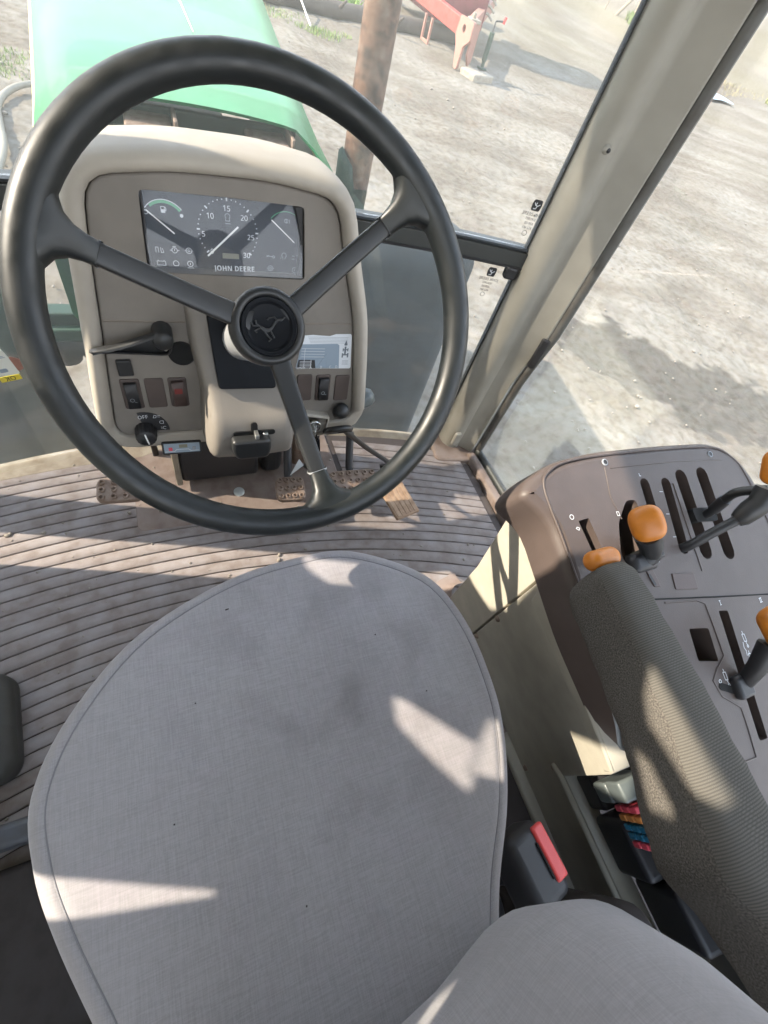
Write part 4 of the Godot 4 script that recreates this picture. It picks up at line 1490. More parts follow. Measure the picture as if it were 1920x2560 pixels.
	lettering("OFF", 0.0062, Vector3(-0.1475, -0.2825, 0.0012), Basis(Vector3.BACK, 0.05), M.print, d)
	s = st()
	strokes(s, [PackedVector2Array([Vector2(-0.133, -0.285), Vector2(-0.131, -0.280), Vector2(-0.128, -0.281), Vector2(-0.129, -0.285), Vector2(-0.133, -0.285)]), PackedVector2Array([Vector2(-0.1265, -0.281), Vector2(-0.1225, -0.281)]), PackedVector2Array([Vector2(-0.127, -0.2835), Vector2(-0.123, -0.284)]),
		arc(-0.1225, -0.294, 0.0026, 90, 270, 8), PackedVector2Array([Vector2(-0.1225, -0.2914), Vector2(-0.1195, -0.2914), Vector2(-0.1195, -0.2966), Vector2(-0.1225, -0.2966)]), arc(-0.119, -0.305, 0.0026, 40, 300, 8), PackedVector2Array([Vector2(-0.1245, -0.3035), Vector2(-0.1225, -0.304)]), PackedVector2Array([Vector2(-0.1245, -0.306), Vector2(-0.1225, -0.306)])], 0.0007, 0.0012)
	part(s, "dial_symbols", M.print, d)
	s = st()
	var kr := []
	for q in [[0.0165, 0.0], [0.0160, 0.012], [0.0148, 0.0215], [0.0125, 0.0235], [0.0, 0.024]]:
		var row := PackedVector3Array()
		for k in 64:
			var a := TAU * k / 64.0
			var rr: float = q[0] * (1.0 if k % 4 < 2 or q[0] < 0.014 else 0.955)
			row.append(Vector3(-0.1475 + cos(a) * rr, -0.309 + sin(a) * rr, q[1]))
		kr.append(row)
	grid(s, kr, true)
	var kb := part(s, "light_knob", M.black, d)
	s = st()
	rbox(s, Vector3(-0.1468, -0.3095, 0.0235), Vector3(0.0022, 0.020, 0.0026), 0.0008, Basis(Vector3.BACK, 0.16), 1)
	part(s, "pointer", M.white, kb)

	# small display below the edge
	var dx := Basis(Vector3.BACK, -0.03) * Basis(Vector3.RIGHT, -0.35)
	s = st()
	rbox(s, Vector3(-0.0985, -0.344, 0.004), Vector3(0.062, 0.022, 0.02), 0.003, dx)
	var dp := part(s, "display_case", M.black, d)
	s = st()
	rbox(s, Vector3(-0.0985, -0.344, 0.004) + dx * Vector3(0, 0.0005, 0.0093), Vector3(0.056, 0.0165, 0.002), 0.0015, dx)
	part(s, "display_front", M.decal_blue, dp)
	s = st()
	rbox(s, Vector3(-0.0985, -0.344, 0.004) + dx * Vector3(0.002, 0.0035, 0.0102), Vector3(0.013, 0.006, 0.001), 0.0004, dx)
	part(s, "display_screen", M.display, dp)
	for e in [[-0.018, M.fuse_red], [0.0185, M.decal_blue]]:
		s = st()
		rbox(s, Vector3(-0.0985, -0.344, 0.004) + dx * Vector3(e[0], -0.001, 0.0103), Vector3(0.006, 0.006, 0.002), 0.001, dx)
		part(s, "button", e[1] if e[0] < 0 else M.print_dim, dp)
	s = st()
	strokes(s, [PackedVector2Array([Vector2(-0.026, -0.005), Vector2(-0.012, -0.005), Vector2(-0.009, -0.002), Vector2(0.010, -0.002), Vector2(0.013, -0.005), Vector2(0.026, -0.005)])], 0.0007, 0.0106, Transform3D(dx, Vector3(-0.0985, -0.344, 0.004)))
	part(s, "display_line", M.print, dp)

	# speed chart decal on the right
	var dc := Node3D.new()
	dc.name = "speed_chart"
	d.add_child(dc)
	s = st()
	plate(s, PackedVector2Array([Vector2(0.094, -0.2055), Vector2(0.1885, -0.2085), Vector2(0.1905, -0.2065), Vector2(0.1855, -0.149), Vector2(0.183, -0.1465), Vector2(0.158, -0.1468), Vector2(0.148, -0.1500), Vector2(0.135, -0.1492), Vector2(0.120, -0.1478), Vector2(0.104, -0.149)]), 0.0003, 0.0007, 0.0)
	part(s, "chart_paper", M.decal, dc)
	s = st()
	plate(s, PackedVector2Array([Vector2(0.0945, -0.2048), Vector2(0.1690, -0.2072), Vector2(0.1655, -0.1655), Vector2(0.162, -0.163), Vector2(0.1015, -0.1635)]), 0.0007, 0.0010, 0.0)
	part(s, "chart_field", M.decal_blue, dc)
	s = st()
	plate(s, PackedVector2Array([Vector2(0.0955, -0.2045), Vector2(0.1275, -0.2058), Vector2(0.1255, -0.1910), Vector2(0.0985, -0.1900)]), 0.0013, 0.0016, 0.0)
	part(s, "chart_corner", M.print_black, dc)
	s = st()
	plate(s, PackedVector2Array([Vector2(0.0985, -0.1895), Vector2(0.1455, -0.191), Vector2(0.147, -0.2063), Vector2(0.1285, -0.2058), Vector2(0.1455, -0.179), Vector2(0.1000, -0.1775)]), 0.0010, 0.0013, 0.0)
	part(s, "chart_step", M.decal_grey, dc)
	s = st()
	var ln := []
	for k in 5:
		ln.append(PackedVector2Array([Vector2(0.100, -0.1925 - 0.0025 * k), Vector2(0.120, -0.1932 - 0.0025 * k)]))
	for k in 4:
		ln.append(PackedVector2Array([Vector2(0.102, -0.170 - 0.0048 * k), Vector2(0.141, -0.1712 - 0.0048 * k)]))
	ln.append(PackedVector2Array([Vector2(0.108, -0.170), Vector2(0.107, -0.2045)]))
	ln.append(PackedVector2Array([Vector2(0.119, -0.190), Vector2(0.1185, -0.2045)]))
	strokes(s, ln, 0.0007, 0.0018)
	part(s, "chart_lines", M.print, dc)
	for w in [["km/h", 0.1025], ["A", 0.119], ["B", 0.137], ["C", 0.153], ["D", 0.164]]:
		lettering(w[0], 0.0034, Vector3(w[1], -0.2043, 0.0019), Basis(), M.print, dc, "chart_lettering")
	s = st()
	for k in 5:
		strokes(s, [PackedVector2Array([Vector2(0.112 + 0.001 * k, -0.1512 - 0.0024 * k), Vector2(0.180, -0.1525 - 0.0024 * k)])], 0.0004, 0.0009)
	part(s, "chart_text_lines", M.decal_grey, dc)
	s = st()
	plate(s, rrect(0.1755, -0.183, 0.1785, -0.168, 0.0008), 0.0007, 0.0010, 0.0)
	plate(s, rrect(0.1735, -0.1745, 0.1805, -0.1728, 0.0004), 0.0010, 0.0012, 0.0)
	plate(s, rrect(0.1725, -0.1838, 0.1818, -0.1815, 0.0004), 0.0010, 0.0012, 0.0)
	for q in [[0.1715, -0.1875, 0.0025, 0.008], [0.1808, -0.1875, 0.0025, 0.008], [0.1722, -0.1765, 0.0018, 0.0055], [0.1804, -0.1765, 0.0018, 0.0055]]:
		plate(s, rrect(q[0], q[1], q[0] + q[2], q[1] + q[3], 0.0004), 0.0012, 0.0014, 0.0)
	plate(s, PackedVector2Array([Vector2(0.1740, -0.1655), Vector2(0.1770, -0.1665), Vector2(0.1800, -0.1655), Vector2(0.1770, -0.1570)]), 0.0007, 0.0010, 0.0)
	part(s, "tractor_pictogram", M.decal_grey, dc)
	s = st()
	for k in 4:
		strokes(s, [PackedVector2Array([Vector2(0.1735, -0.1935 - 0.0022 * k), Vector2(0.1845, -0.1938 - 0.0022 * k)])], 0.0005, 0.0009)
	part(s, "small_print", M.decal_grey, dc)

	# ignition block with key ring, right of the column
	s = st()
	plate(s, round_poly(PackedVector2Array([Vector2(0.104, -0.286), Vector2(0.159, -0.298), Vector2(0.153, -0.338), Vector2(0.098, -0.345)]), 0.006), 0.0, 0.016, 0.004)
	part(s, "ignition_block", M.beige, d)
	s = st()
	lathe(s, [Vector2(0.0, 0.019), Vector2(0.008, 0.019), Vector2(0.0108, 0.0215), Vector2(0.0122, 0.0205), Vector2(0.0122, 0.012)], Transform3D(Basis(Vector3.RIGHT, PI / 2), Vector3(0.1285, -0.3135, 0.0)), 22)
	part(s, "ignition_lock", M.chrome, d)
	var ky := thing("ignition_key", "key with a small dark fob in the ignition lock beside the bottom spoke", "key", d.transform * Transform3D(Basis(), Vector3(0.1285, -0.3165, 0.016)))
	s = st()
	plate(s, disc(0, 0, 0.0085, 14), -0.0008, 0.0008, 0.0, Transform3D(Basis(Vector3.UP, 1.2), Vector3(0, 0.001, 0.012)))
	rbox(s, Vector3(0, 0.001, 0.004), Vector3(0.002, 0.006, 0.012), 0.0006, Basis(), 1)
	part(s, "blade", M.steel, ky)
	s = st()
	tube(s, PackedVector3Array([Vector3(0.0, -0.006, 0.016), Vector3(0.003, -0.014, 0.018), Vector3(0.004, -0.021, 0.014)]), 0.0014, 6)
	rbox(s, Vector3(0.005, -0.036, 0.010), Vector3(0.013, 0.028, 0.006), 0.002, Basis(Vector3.BACK, 0.1))
	part(s, "fob", M.black_gloss, ky)
	s = st()
	rbox(s, Vector3(0.118, -0.362, -0.01), Vector3(0.032, 0.042, 0.03), 0.008, Basis(Vector3.BACK, 0.1))
	part(s, "lower_bracket", M.beige_dark, d)
	# clear cap of a reservoir at the right
	s = st()
	lathe(s, [Vector2(0.0, 0.02), Vector2(0.012, 0.017), Vector2(0.018, 0.008), Vector2(0.019, -0.01)], Transform3D(Basis(Vector3.BACK, -1.2), Vector3(0.236, -0.285, -0.02)), 18)
	part(s, "reservoir_cap", M.relay, d)

func cluster(d: Node3D) -> void:
	var c := Node3D.new()
	c.name = "instrument_cluster"
	d.add_child(c)
	var s := st()
	plate(s, rrect(-0.0985, -0.0625, 0.0985, 0.0228, 0.004), -0.0155, -0.0148, 0.0)
	part(s, "dial_face", M.dial, c)
	# the black side walls of the recess, the right one bowed
	s = st()
	plate(s, spline2(PackedVector2Array([Vector2(0.0855, 0.0225), Vector2(0.0925, -0.005), Vector2(0.0945, -0.03), Vector2(0.0915, -0.062)]), false, 5) + PackedVector2Array([Vector2(0.1005, -0.0635), Vector2(0.0960, 0.0232)]), -0.0148, -0.004, 0.001)
	part(s, "side_cheek", M.black, c)
	s = st()
	plate(s, PackedVector2Array([Vector2(-0.0962, 0.0232), Vector2(-0.0935, 0.0228), Vector2(-0.0970, -0.063), Vector2(-0.1012, -0.0632)]), -0.0148, -0.004, 0.001)
	part(s, "side_cheek", M.black, c)
	var z := -0.0142
	# rev counter
	s = st()
	var tc := Vector2(0.0015, -0.0160)
	for i in 31:
		var a := deg_to_rad(222.0 - 264.0 * i / 30.0)
		var rr := 0.0368
		var p := tc + Vector2(cos(a), sin(a)) * rr
		var t := Vector2(cos(a), sin(a))
		if i % 5 == 0:
			strokes(s, [PackedVector2Array([p - t * 0.0022, p + t * 0.0016])], 0.0017, z)
		else:
			strokes(s, [PackedVector2Array([p - t * 0.0006, p + t * 0.0006])], 0.0011, z)
	var tk := part(s, "dial_ticks", M.print, c)
	tk.set_meta("kind", "stuff")
	for q in [["0", -0.0205, -0.0400], ["5", -0.0295, -0.0200], ["10", -0.0195, 0.0010], ["15", 0.0010, 0.0108], ["20", 0.0222, 0.0018], ["25", 0.0300, -0.0202], ["30", 0.0238, -0.0425]]:
		lettering(q[0], 0.0062, Vector3(q[1], q[2], z), Basis(), M.print, c, "dial_number")
	s = st()
	strokes(s, [PackedVector2Array([Vector2(-0.0265, -0.0455), Vector2(0.0140, -0.0085)])], 0.0022, z + 0.0015)
	part(s, "rev_needle", M.white, c)
	s = st()
	strokes(s, [arc(0.0015, 0.0022, 0.0030, -50, 230, 10), PackedVector2Array([Vector2(-0.001, -0.001), Vector2(-0.001, -0.003), Vector2(0.004, -0.003), Vector2(0.004, -0.001)]), PackedVector2Array([Vector2(-0.002, -0.006), Vector2(0.005, -0.006)])], 0.0007, z)
	part(s, "rev_symbol", M.print_dim, c)
	# fuel gauge
	s = st()
	strokes(s, [arc(-0.0725, -0.0125, 0.0262, 142, 40, 16)], 0.0010, z)
	part(s, "fuel_scale", M.print, c)
	s = st()
	strokes(s, [arc(-0.0725, -0.0125, 0.0240, 128, 42, 14)], 0.0030, z)
	part(s, "fuel_band", M.print_green, c)
	s = st()
	strokes(s, [PackedVector2Array([Vector2(-0.0925, 0.0018), Vector2(-0.0638, -0.0220)])], 0.0016, z + 0.0015)
	part(s, "fuel_needle", M.white, c)
	s = st()
	strokes(s, [PackedVector2Array([Vector2(-0.0755, 0.0000), Vector2(-0.0755, 0.0062), Vector2(-0.0715, 0.0062), Vector2(-0.0715, 0.0000), Vector2(-0.0755, 0.0000)]), PackedVector2Array([Vector2(-0.0715, 0.003), Vector2(-0.070, 0.002), Vector2(-0.070, 0.005), Vector2(-0.0712, 0.0062)])], 0.0008, z)
	plate(s, rrect(-0.0754, 0.0002, -0.0716, 0.0034, 0.0002), z, z + 0.0001, 0.0)
	plate(s, disc(-0.0530, -0.0018, 0.0021, 10), z, z + 0.0001, 0.0)
	strokes(s, [arc(-0.0930, -0.0010, 0.0022, 0, 360, 10)], 0.0006, z)
	part(s, "fuel_symbols", M.print, c)
	# temperature gauge
	s = st()
	strokes(s, [arc(0.0765, -0.0120, 0.0258, 140, 40, 16)], 0.0009, z)
	part(s, "temperature_scale", M.print_green, c)
	s = st()
	strokes(s, [PackedVector2Array([Vector2(0.0570, 0.0032), Vector2(0.0882, -0.0220)])], 0.0014, z + 0.0015)
	part(s, "temperature_needle", M.white, c)
	s = st()
	strokes(s, [arc(0.0768, 0.0030, 0.0024, 0, 360, 10), PackedVector2Array([Vector2(0.0768, 0.0004), Vector2(0.0768, 0.0056)]), PackedVector2Array([Vector2(0.0812, 0.0052), Vector2(0.0812, 0.0002)])], 0.0008, z)
	part(s, "temperature_symbol", M.print_dim, c)
	# warning symbols, two rows each side
	var spots := [[-0.0846, -0.0421, 0], [-0.0665, -0.0417, 1], [-0.0493, -0.0412, 2], [-0.0843, -0.0575, 3], [-0.0668, -0.0575, 4], [-0.0494, -0.0570, 5], [0.0559, -0.0421, 6], [0.0736, -0.0404, 7], [0.0905, -0.0415, 8], [0.0559, -0.0572, 2], [0.0900, -0.0580, 5]]
	for q in spots:
		var o := Vector2(q[0], q[1])
		var l := []
		match q[2]:
			0: l = [PackedVector2Array([o + Vector2(-0.004, -0.003), o + Vector2(-0.004, 0.003), o + Vector2(-0.001, 0.003), o + Vector2(-0.001, -0.003)]), PackedVector2Array([o + Vector2(0.002, 0.003), o + Vector2(0.002, -0.003), o + Vector2(0.005, -0.003), o + Vector2(0.004, 0.002)])]
			1: l = [arc(o.x, o.y, 0.0032, 0, 360, 12), PackedVector2Array([o + Vector2(-0.0058, 0.0), o + Vector2(-0.0034, 0)]), PackedVector2Array([o + Vector2(0.0058, 0.0), o + Vector2(0.0034, 0)]), PackedVector2Array([o + Vector2(-0.002, 0.0046), o + Vector2(0.002, 0.0046)]), PackedVector2Array([o + Vector2(0, -0.001), o + Vector2(0, 0.002)])]
			2: l = [arc(o.x, o.y, 0.0034, 0, 360, 12), arc(o.x, o.y, 0.0014, 0, 360, 8), PackedVector2Array([o + Vector2(-0.0052, 0), o + Vector2(-0.0038, 0)]), PackedVector2Array([o + Vector2(0.0038, 0), o + Vector2(0.0052, 0)])]
			3: l = [PackedVector2Array([o + Vector2(-0.005, -0.0028), o + Vector2(-0.005, 0.002), o + Vector2(0.005, 0.002), o + Vector2(0.005, -0.0028), o + Vector2(-0.005, -0.0028)]), PackedVector2Array([o + Vector2(-0.0035, 0.002), o + Vector2(-0.0035, 0.0036)]), PackedVector2Array([o + Vector2(0.0035, 0.002), o + Vector2(0.0035, 0.0036)])]
			4: l = [arc(o.x, o.y, 0.0034, -50, 230, 12), PackedVector2Array([o + Vector2(-0.0022, -0.0026), o + Vector2(0.0022, -0.0026)])]
			5: l = [arc(o.x, o.y, 0.0034, 0, 360, 12), PackedVector2Array([o + Vector2(0, -0.0015), o + Vector2(0, 0.0015)]), PackedVector2Array([o + Vector2(-0.004, -0.0052), o + Vector2(0.004, -0.0052)])]
			6: l = [arc(o.x + 0.0042, o.y, 0.0016, 0, 360, 8), PackedVector2Array([o + Vector2(-0.0055, 0.001), o + Vector2(0.0025, 0)]), PackedVector2Array([o + Vector2(-0.0055, -0.001), o + Vector2(-0.002, 0.002)])]
			7: l = [arc(o.x + 0.001, o.y + 0.001, 0.0032, -60, 240, 12), PackedVector2Array([o + Vector2(-0.004, -0.0035), o + Vector2(-0.003, -0.002)]), PackedVector2Array([o + Vector2(-0.001, -0.004), o + Vector2(0.0, -0.0025)]), PackedVector2Array([o + Vector2(0.002, -0.004), o + Vector2(0.003, -0.0025)])]
			8: l = [arc(o.x + 0.002, o.y, 0.003, -90, 90, 8), PackedVector2Array([o + Vector2(-0.005, 0.002), o + Vector2(-0.001, 0.002)]), PackedVector2Array([o + Vector2(-0.005, -0.002), o + Vector2(-0.001, -0.002)])]
		s = st()
		strokes(s, l, 0.0007, z)
		part(s, "warning_symbol", M.print if q[0] < 0 else M.print_dim, c)
	s = st()
	rbox(s, Vector3(0.0028, -0.0445, z), Vector3(0.0215, 0.0065, 0.001), 0.0004, Basis(), 1)
	part(s, "hour_display", M.display, c)
	lettering("JOHN DEERE", 0.0066, Vector3(0.0072, -0.0603, z), Basis(Vector3.BACK, 0.02), M.print, c, "lettering", "Droid Sans", true)
	# clear lens, tilted up a little
	s = st()
	rbox(s, Vector3(0, -0.020, -0.0052), Vector3(0.196, 0.0878, 0.0018), 0.0008, Basis(Vector3.RIGHT, -0.175), 1)
	part(s, "lens", M.lens, c)

func column_cover(d: Node3D) -> void:
	# the moulding round the steering column: rows from its top edge down, each bulging out of the face
	var s := st()
	var rows := []
	for q in [[-0.096, 0.000, -0.064, 0.050], [-0.104, 0.014, -0.066, 0.056], [-0.115, 0.020, -0.066, 0.060], [-0.150, 0.030, -0.066, 0.072], [-0.185, 0.042, -0.062, 0.078], [-0.215, 0.056, -0.058, 0.082], [-0.238, 0.074, -0.058, 0.084], [-0.252, 0.084, -0.059, 0.084], [-0.285, 0.087, -0.062, 0.083], [-0.305, 0.084, -0.063, 0.082], [-0.318, 0.074, -0.063, 0.081], [-0.326, 0.056, -0.062, 0.079], [-0.333, 0.02, -0.06, 0.076], [-0.336, -0.02, -0.06, 0.076]]:
		var row := PackedVector3Array()
		var dep: float = q[1]
		var l: float = q[2]
		var r: float = q[3]
		for e in [[0.0, -0.004], [0.0, 0.5], [0.0015, 0.80], [0.006, 0.95], [0.013, 1.0]]:
			row.append(Vector3(l + e[0] * 0.9 + 0.006 * maxf(0, e[1]), q[0], dep * e[1] - (0.003 if e[1] < 0.0 else 0.0)))
		for k in 5:
			row.append(Vector3(lerpf(l + 0.026, r - 0.026, k / 4.0), q[0] - 0.003 * sin(PI * k / 4.0), dep))
		for e in [[0.013, 1.0], [0.006, 0.95], [0.0015, 0.80], [0.0, 0.5], [0.0, -0.004]]:
			row.append(Vector3(r - e[0] * 0.9 - 0.006 * maxf(0, e[1]), q[0], dep * e[1] - (0.003 if e[1] < 0.0 else 0.0)))
		rows.append(row)
	grid(s, rows)
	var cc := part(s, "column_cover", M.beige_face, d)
	# black recess where the column comes through
	var tilt := Basis(Vector3.RIGHT, -0.36)
	var at := Vector3(0.006, -0.160, 0.0365)
	s = st()
	plate(s, round_poly(PackedVector2Array([Vector2(-0.045, 0.055), Vector2(0.045, 0.055), Vector2(0.044, -0.050), Vector2(-0.040, -0.048)]), 0.006), -0.004, 0.0035, 0.002, Transform3D(tilt, at))
	part(s, "column_boot", M.black_gloss, cc)
	s = st()
	# gray sleeve of the column
	var b := Basis(Vector3.RIGHT, deg_to_rad(10.0))      # back to the cab's axes, then along the column
	var ax := b * Vector3(0, 0.638, 0.77)
	var hub := b * (Vector3(0.006, 0.70, -0.415) - Vector3(0, 0.70, -0.63))
	var sleeve := PackedVector3Array([hub - ax * 0.015, hub - ax * 0.05, hub - ax * 0.10, hub - ax * 0.20])
	tube(s, sleeve, [0.036, 0.034, 0.030, 0.028], 26)
	part(s, "column_sleeve", M.grey_silver, cc)
	# tilt lever and its cross-shaped slot
	s = st()
	plate(s, slot(-0.017, -0.2655, 0.038, -0.2655, 0.009), 0.085, 0.0868, 0.0)
	plate(s, slot(0.010, -0.250, 0.010, -0.268, 0.010), 0.085, 0.0872, 0.0)
	part(s, "lever_slot", M.hole, cc)
	s = st()
	rbox(s, Vector3(0.012, -0.268, 0.092), Vector3(0.006, 0.018, 0.02), 0.001)
	rbox(s, Vector3(0.0265, -0.2675, 0.0895), Vector3(0.008, 0.008, 0.006), 0.002)
	part(s, "lever_shank", M.steel, cc)
	s = st()
	plate(s, round_poly(PackedVector2Array([Vector2(-0.0265, -0.2655), Vector2(0.033, -0.2655), Vector2(0.0335, -0.285), Vector2(0.028, -0.302), Vector2(-0.020, -0.302), Vector2(-0.0265, -0.287)]), 0.008), 0.090, 0.106, 0.005)
	part(s, "tilt_lever", M.charcoal, cc)

# ---------------------------------------------------------------- steering wheel; own axes: x right, y up the wheel's plane, z along the column to the driver
func steering_wheel() -> void:
	var z := Vector3(0, 0.638, 0.770).normalized()
	var y := Vector3(0, z.z, -z.y)
	var w := thing("steering_wheel", "black three-spoke steering wheel with a leaping deer on its hub", "steering wheel", Transform3D(Basis(Vector3.RIGHT, y, z), Vector3(0.0087, 0.7325, -0.3764)))
	var s := st()
	var pts := PackedVector3Array()
	for i in 96:
		var a := TAU * i / 96.0
		pts.append(Vector3(cos(a) * 0.195, sin(a) * 0.195, 0))
	tube(s, pts, 0.0139, 20, false, true)
	part(s, "rim", M.rubber, w)
	for deg in [158.5, 38.5, -78.0]:
		var a := deg_to_rad(deg)
		var dir := Vector3(cos(a), sin(a), 0)
		var side := Vector3(-sin(a), cos(a), 0)
		s = st()
		# rubber root that flares into the rim
		var rows := []
		for q in [[0.150, 0.0098, 0.0075, -0.019], [0.160, 0.0105, 0.0085, -0.0145], [0.168, 0.0125, 0.0095, -0.009], [0.176, 0.018, 0.0105, -0.005], [0.183, 0.029, 0.0112, -0.002], [0.190, 0.048, 0.0105, 0.0]]:
			var row := PackedVector3Array()
			for k in 20:
				var t := TAU * k / 20.0
				var cx := signf(cos(t)) * pow(absf(cos(t)), 0.6)
				var cz := signf(sin(t)) * pow(absf(sin(t)), 0.6)
				var across: float = cx * q[1]
				var bend := sqrt(maxf(0.0, 0.195 * 0.195 - across * across)) - 0.195
				row.append(dir * (q[0] + (bend if q[0] > 0.18 else bend * 0.5)) + side * across + Vector3(0, 0, q[3] + cz * q[2]))
			rows.append(row)
		grid(s, rows, true)
		part(s, "spoke_root", M.rubber, w)
		s = st()
		rows = []
		for q in [[0.020, 0.0112, 0.007, -0.048], [0.060, 0.0105, 0.0065, -0.045], [0.11, 0.0098, 0.0060, -0.033], [0.1515, 0.0092, 0.0058, -0.020]]:
			var row := PackedVector3Array()
			for k in 20:
				var t := TAU * k / 20.0
				var cx := signf(cos(t)) * pow(absf(cos(t)), 0.42)
				var cz := signf(sin(t)) * pow(absf(sin(t)), 0.42)
				row.append(dir * q[0] + side * cx * q[1] + Vector3(0, 0, q[3] + cz * q[2]))
			rows.append(row)
		grid(s, rows, true)
		part(s, "spoke", M.charcoal, w)
		s = st()
		rows = []
		for q in [[0.1495, 0.0106], [0.1515, 0.0108]]:
			var row := PackedVector3Array()
			for k in 20:
				var t := TAU * k / 20.0
				row.append(dir * q[0] + side * signf(cos(t)) * pow(absf(cos(t)), 0.5) * q[1] + Vector3(0, 0, -0.0196 + signf(sin(t)) * pow(absf(sin(t)), 0.5) * 0.0078))
			rows.append(row)
		grid(s, rows, true)
		part(s, "spoke_ring", M.charcoal if deg > 0 else M.grey_silver, w)
	var hc := Vector3(-0.0022, 0.0018, -0.05)
	var hx := Transform3D(Basis(Vector3.RIGHT, PI / 2), hc)
	s = st()
	lathe(s, [Vector2(0.026, -0.035), Vector2(0.036, -0.030), Vector2(0.0385, -0.010), Vector2(0.0383, 0.006), Vector2(0.0365, 0.0115), Vector2(0.0335, 0.0132), Vector2(0.0300, 0.0130), Vector2(0.0285, 0.0105)], hx, 48)
	var hb := part(s, "hub", M.charcoal, w)
	s = st()
	lathe(s, [Vector2(0.0286, 0.009), Vector2(0.0280, 0.0122), Vector2(0.0268, 0.0126), Vector2(0.0256, 0.0112), Vector2(0.0248, 0.0118), Vector2(0.0236, 0.0112), Vector2(0.0228, 0.0090), Vector2(0.0205, 0.0082), Vector2(0.0, 0.0088)], hx, 48)
	part(s, "hub_cap", M.black_gloss, hb)
	# leaping deer in low relief
	s = st()
	var e := hc + Vector3(0, -0.0005, 0.0092)
	var body := spline2(PackedVector2Array([Vector2(0.0150, 0.0078), Vector2(0.0120, 0.0086), Vector2(0.0075, 0.0072), Vector2(0.0040, 0.0030), Vector2(0.0015, 0.0002), Vector2(-0.0025, -0.0012), Vector2(-0.0065, 0.0005), Vector2(-0.0085, 0.0012), Vector2(-0.0098, -0.0005), Vector2(-0.0075, -0.0030), Vector2(-0.0040, -0.0048), Vector2(0.0, -0.0042), Vector2(0.0030, -0.0022), Vector2(0.0060, 0.0018), Vector2(0.0095, 0.0056), Vector2(0.0140, 0.0060)]), true, 3)
	plate(s, body, -0.0006, 0.0010, 0.0006, Transform3D(Basis(), e))
	part(s, "deer_body", M.charcoal, hb)
	s = st()
	var legs := [[Vector2(-0.0060, -0.003), Vector2(-0.0020, -0.0085), Vector2(0.0012, -0.0115), Vector2(-0.0018, -0.0135)], [Vector2(0.0010, -0.003), Vector2(0.0030, -0.0075), Vector2(0.0045, -0.0105)], [Vector2(0.0095, 0.0062), Vector2(0.0060, 0.0098), Vector2(0.0005, 0.0088), Vector2(-0.001, 0.007)], [Vector2(-0.0088, 0.0004), Vector2(-0.0125, 0.0030), Vector2(-0.0130, 0.0065)], [Vector2(-0.0110, 0.0015), Vector2(-0.0160, 0.0012), Vector2(-0.0175, 0.0045)], [Vector2(-0.0090, -0.0005), Vector2(-0.0150, -0.0035), Vector2(-0.0125, -0.0050)], [Vector2(0.0140, 0.0072), Vector2(0.0170, 0.0100)]]
	for l in legs:
		var p3 := PackedVector3Array()
		for q in l:
			p3.append(e + Vector3(q.x, q.y, 0.0003))
		tube(s, p3, 0.0009, 6)
	part(s, "deer_limbs", M.charcoal, hb)

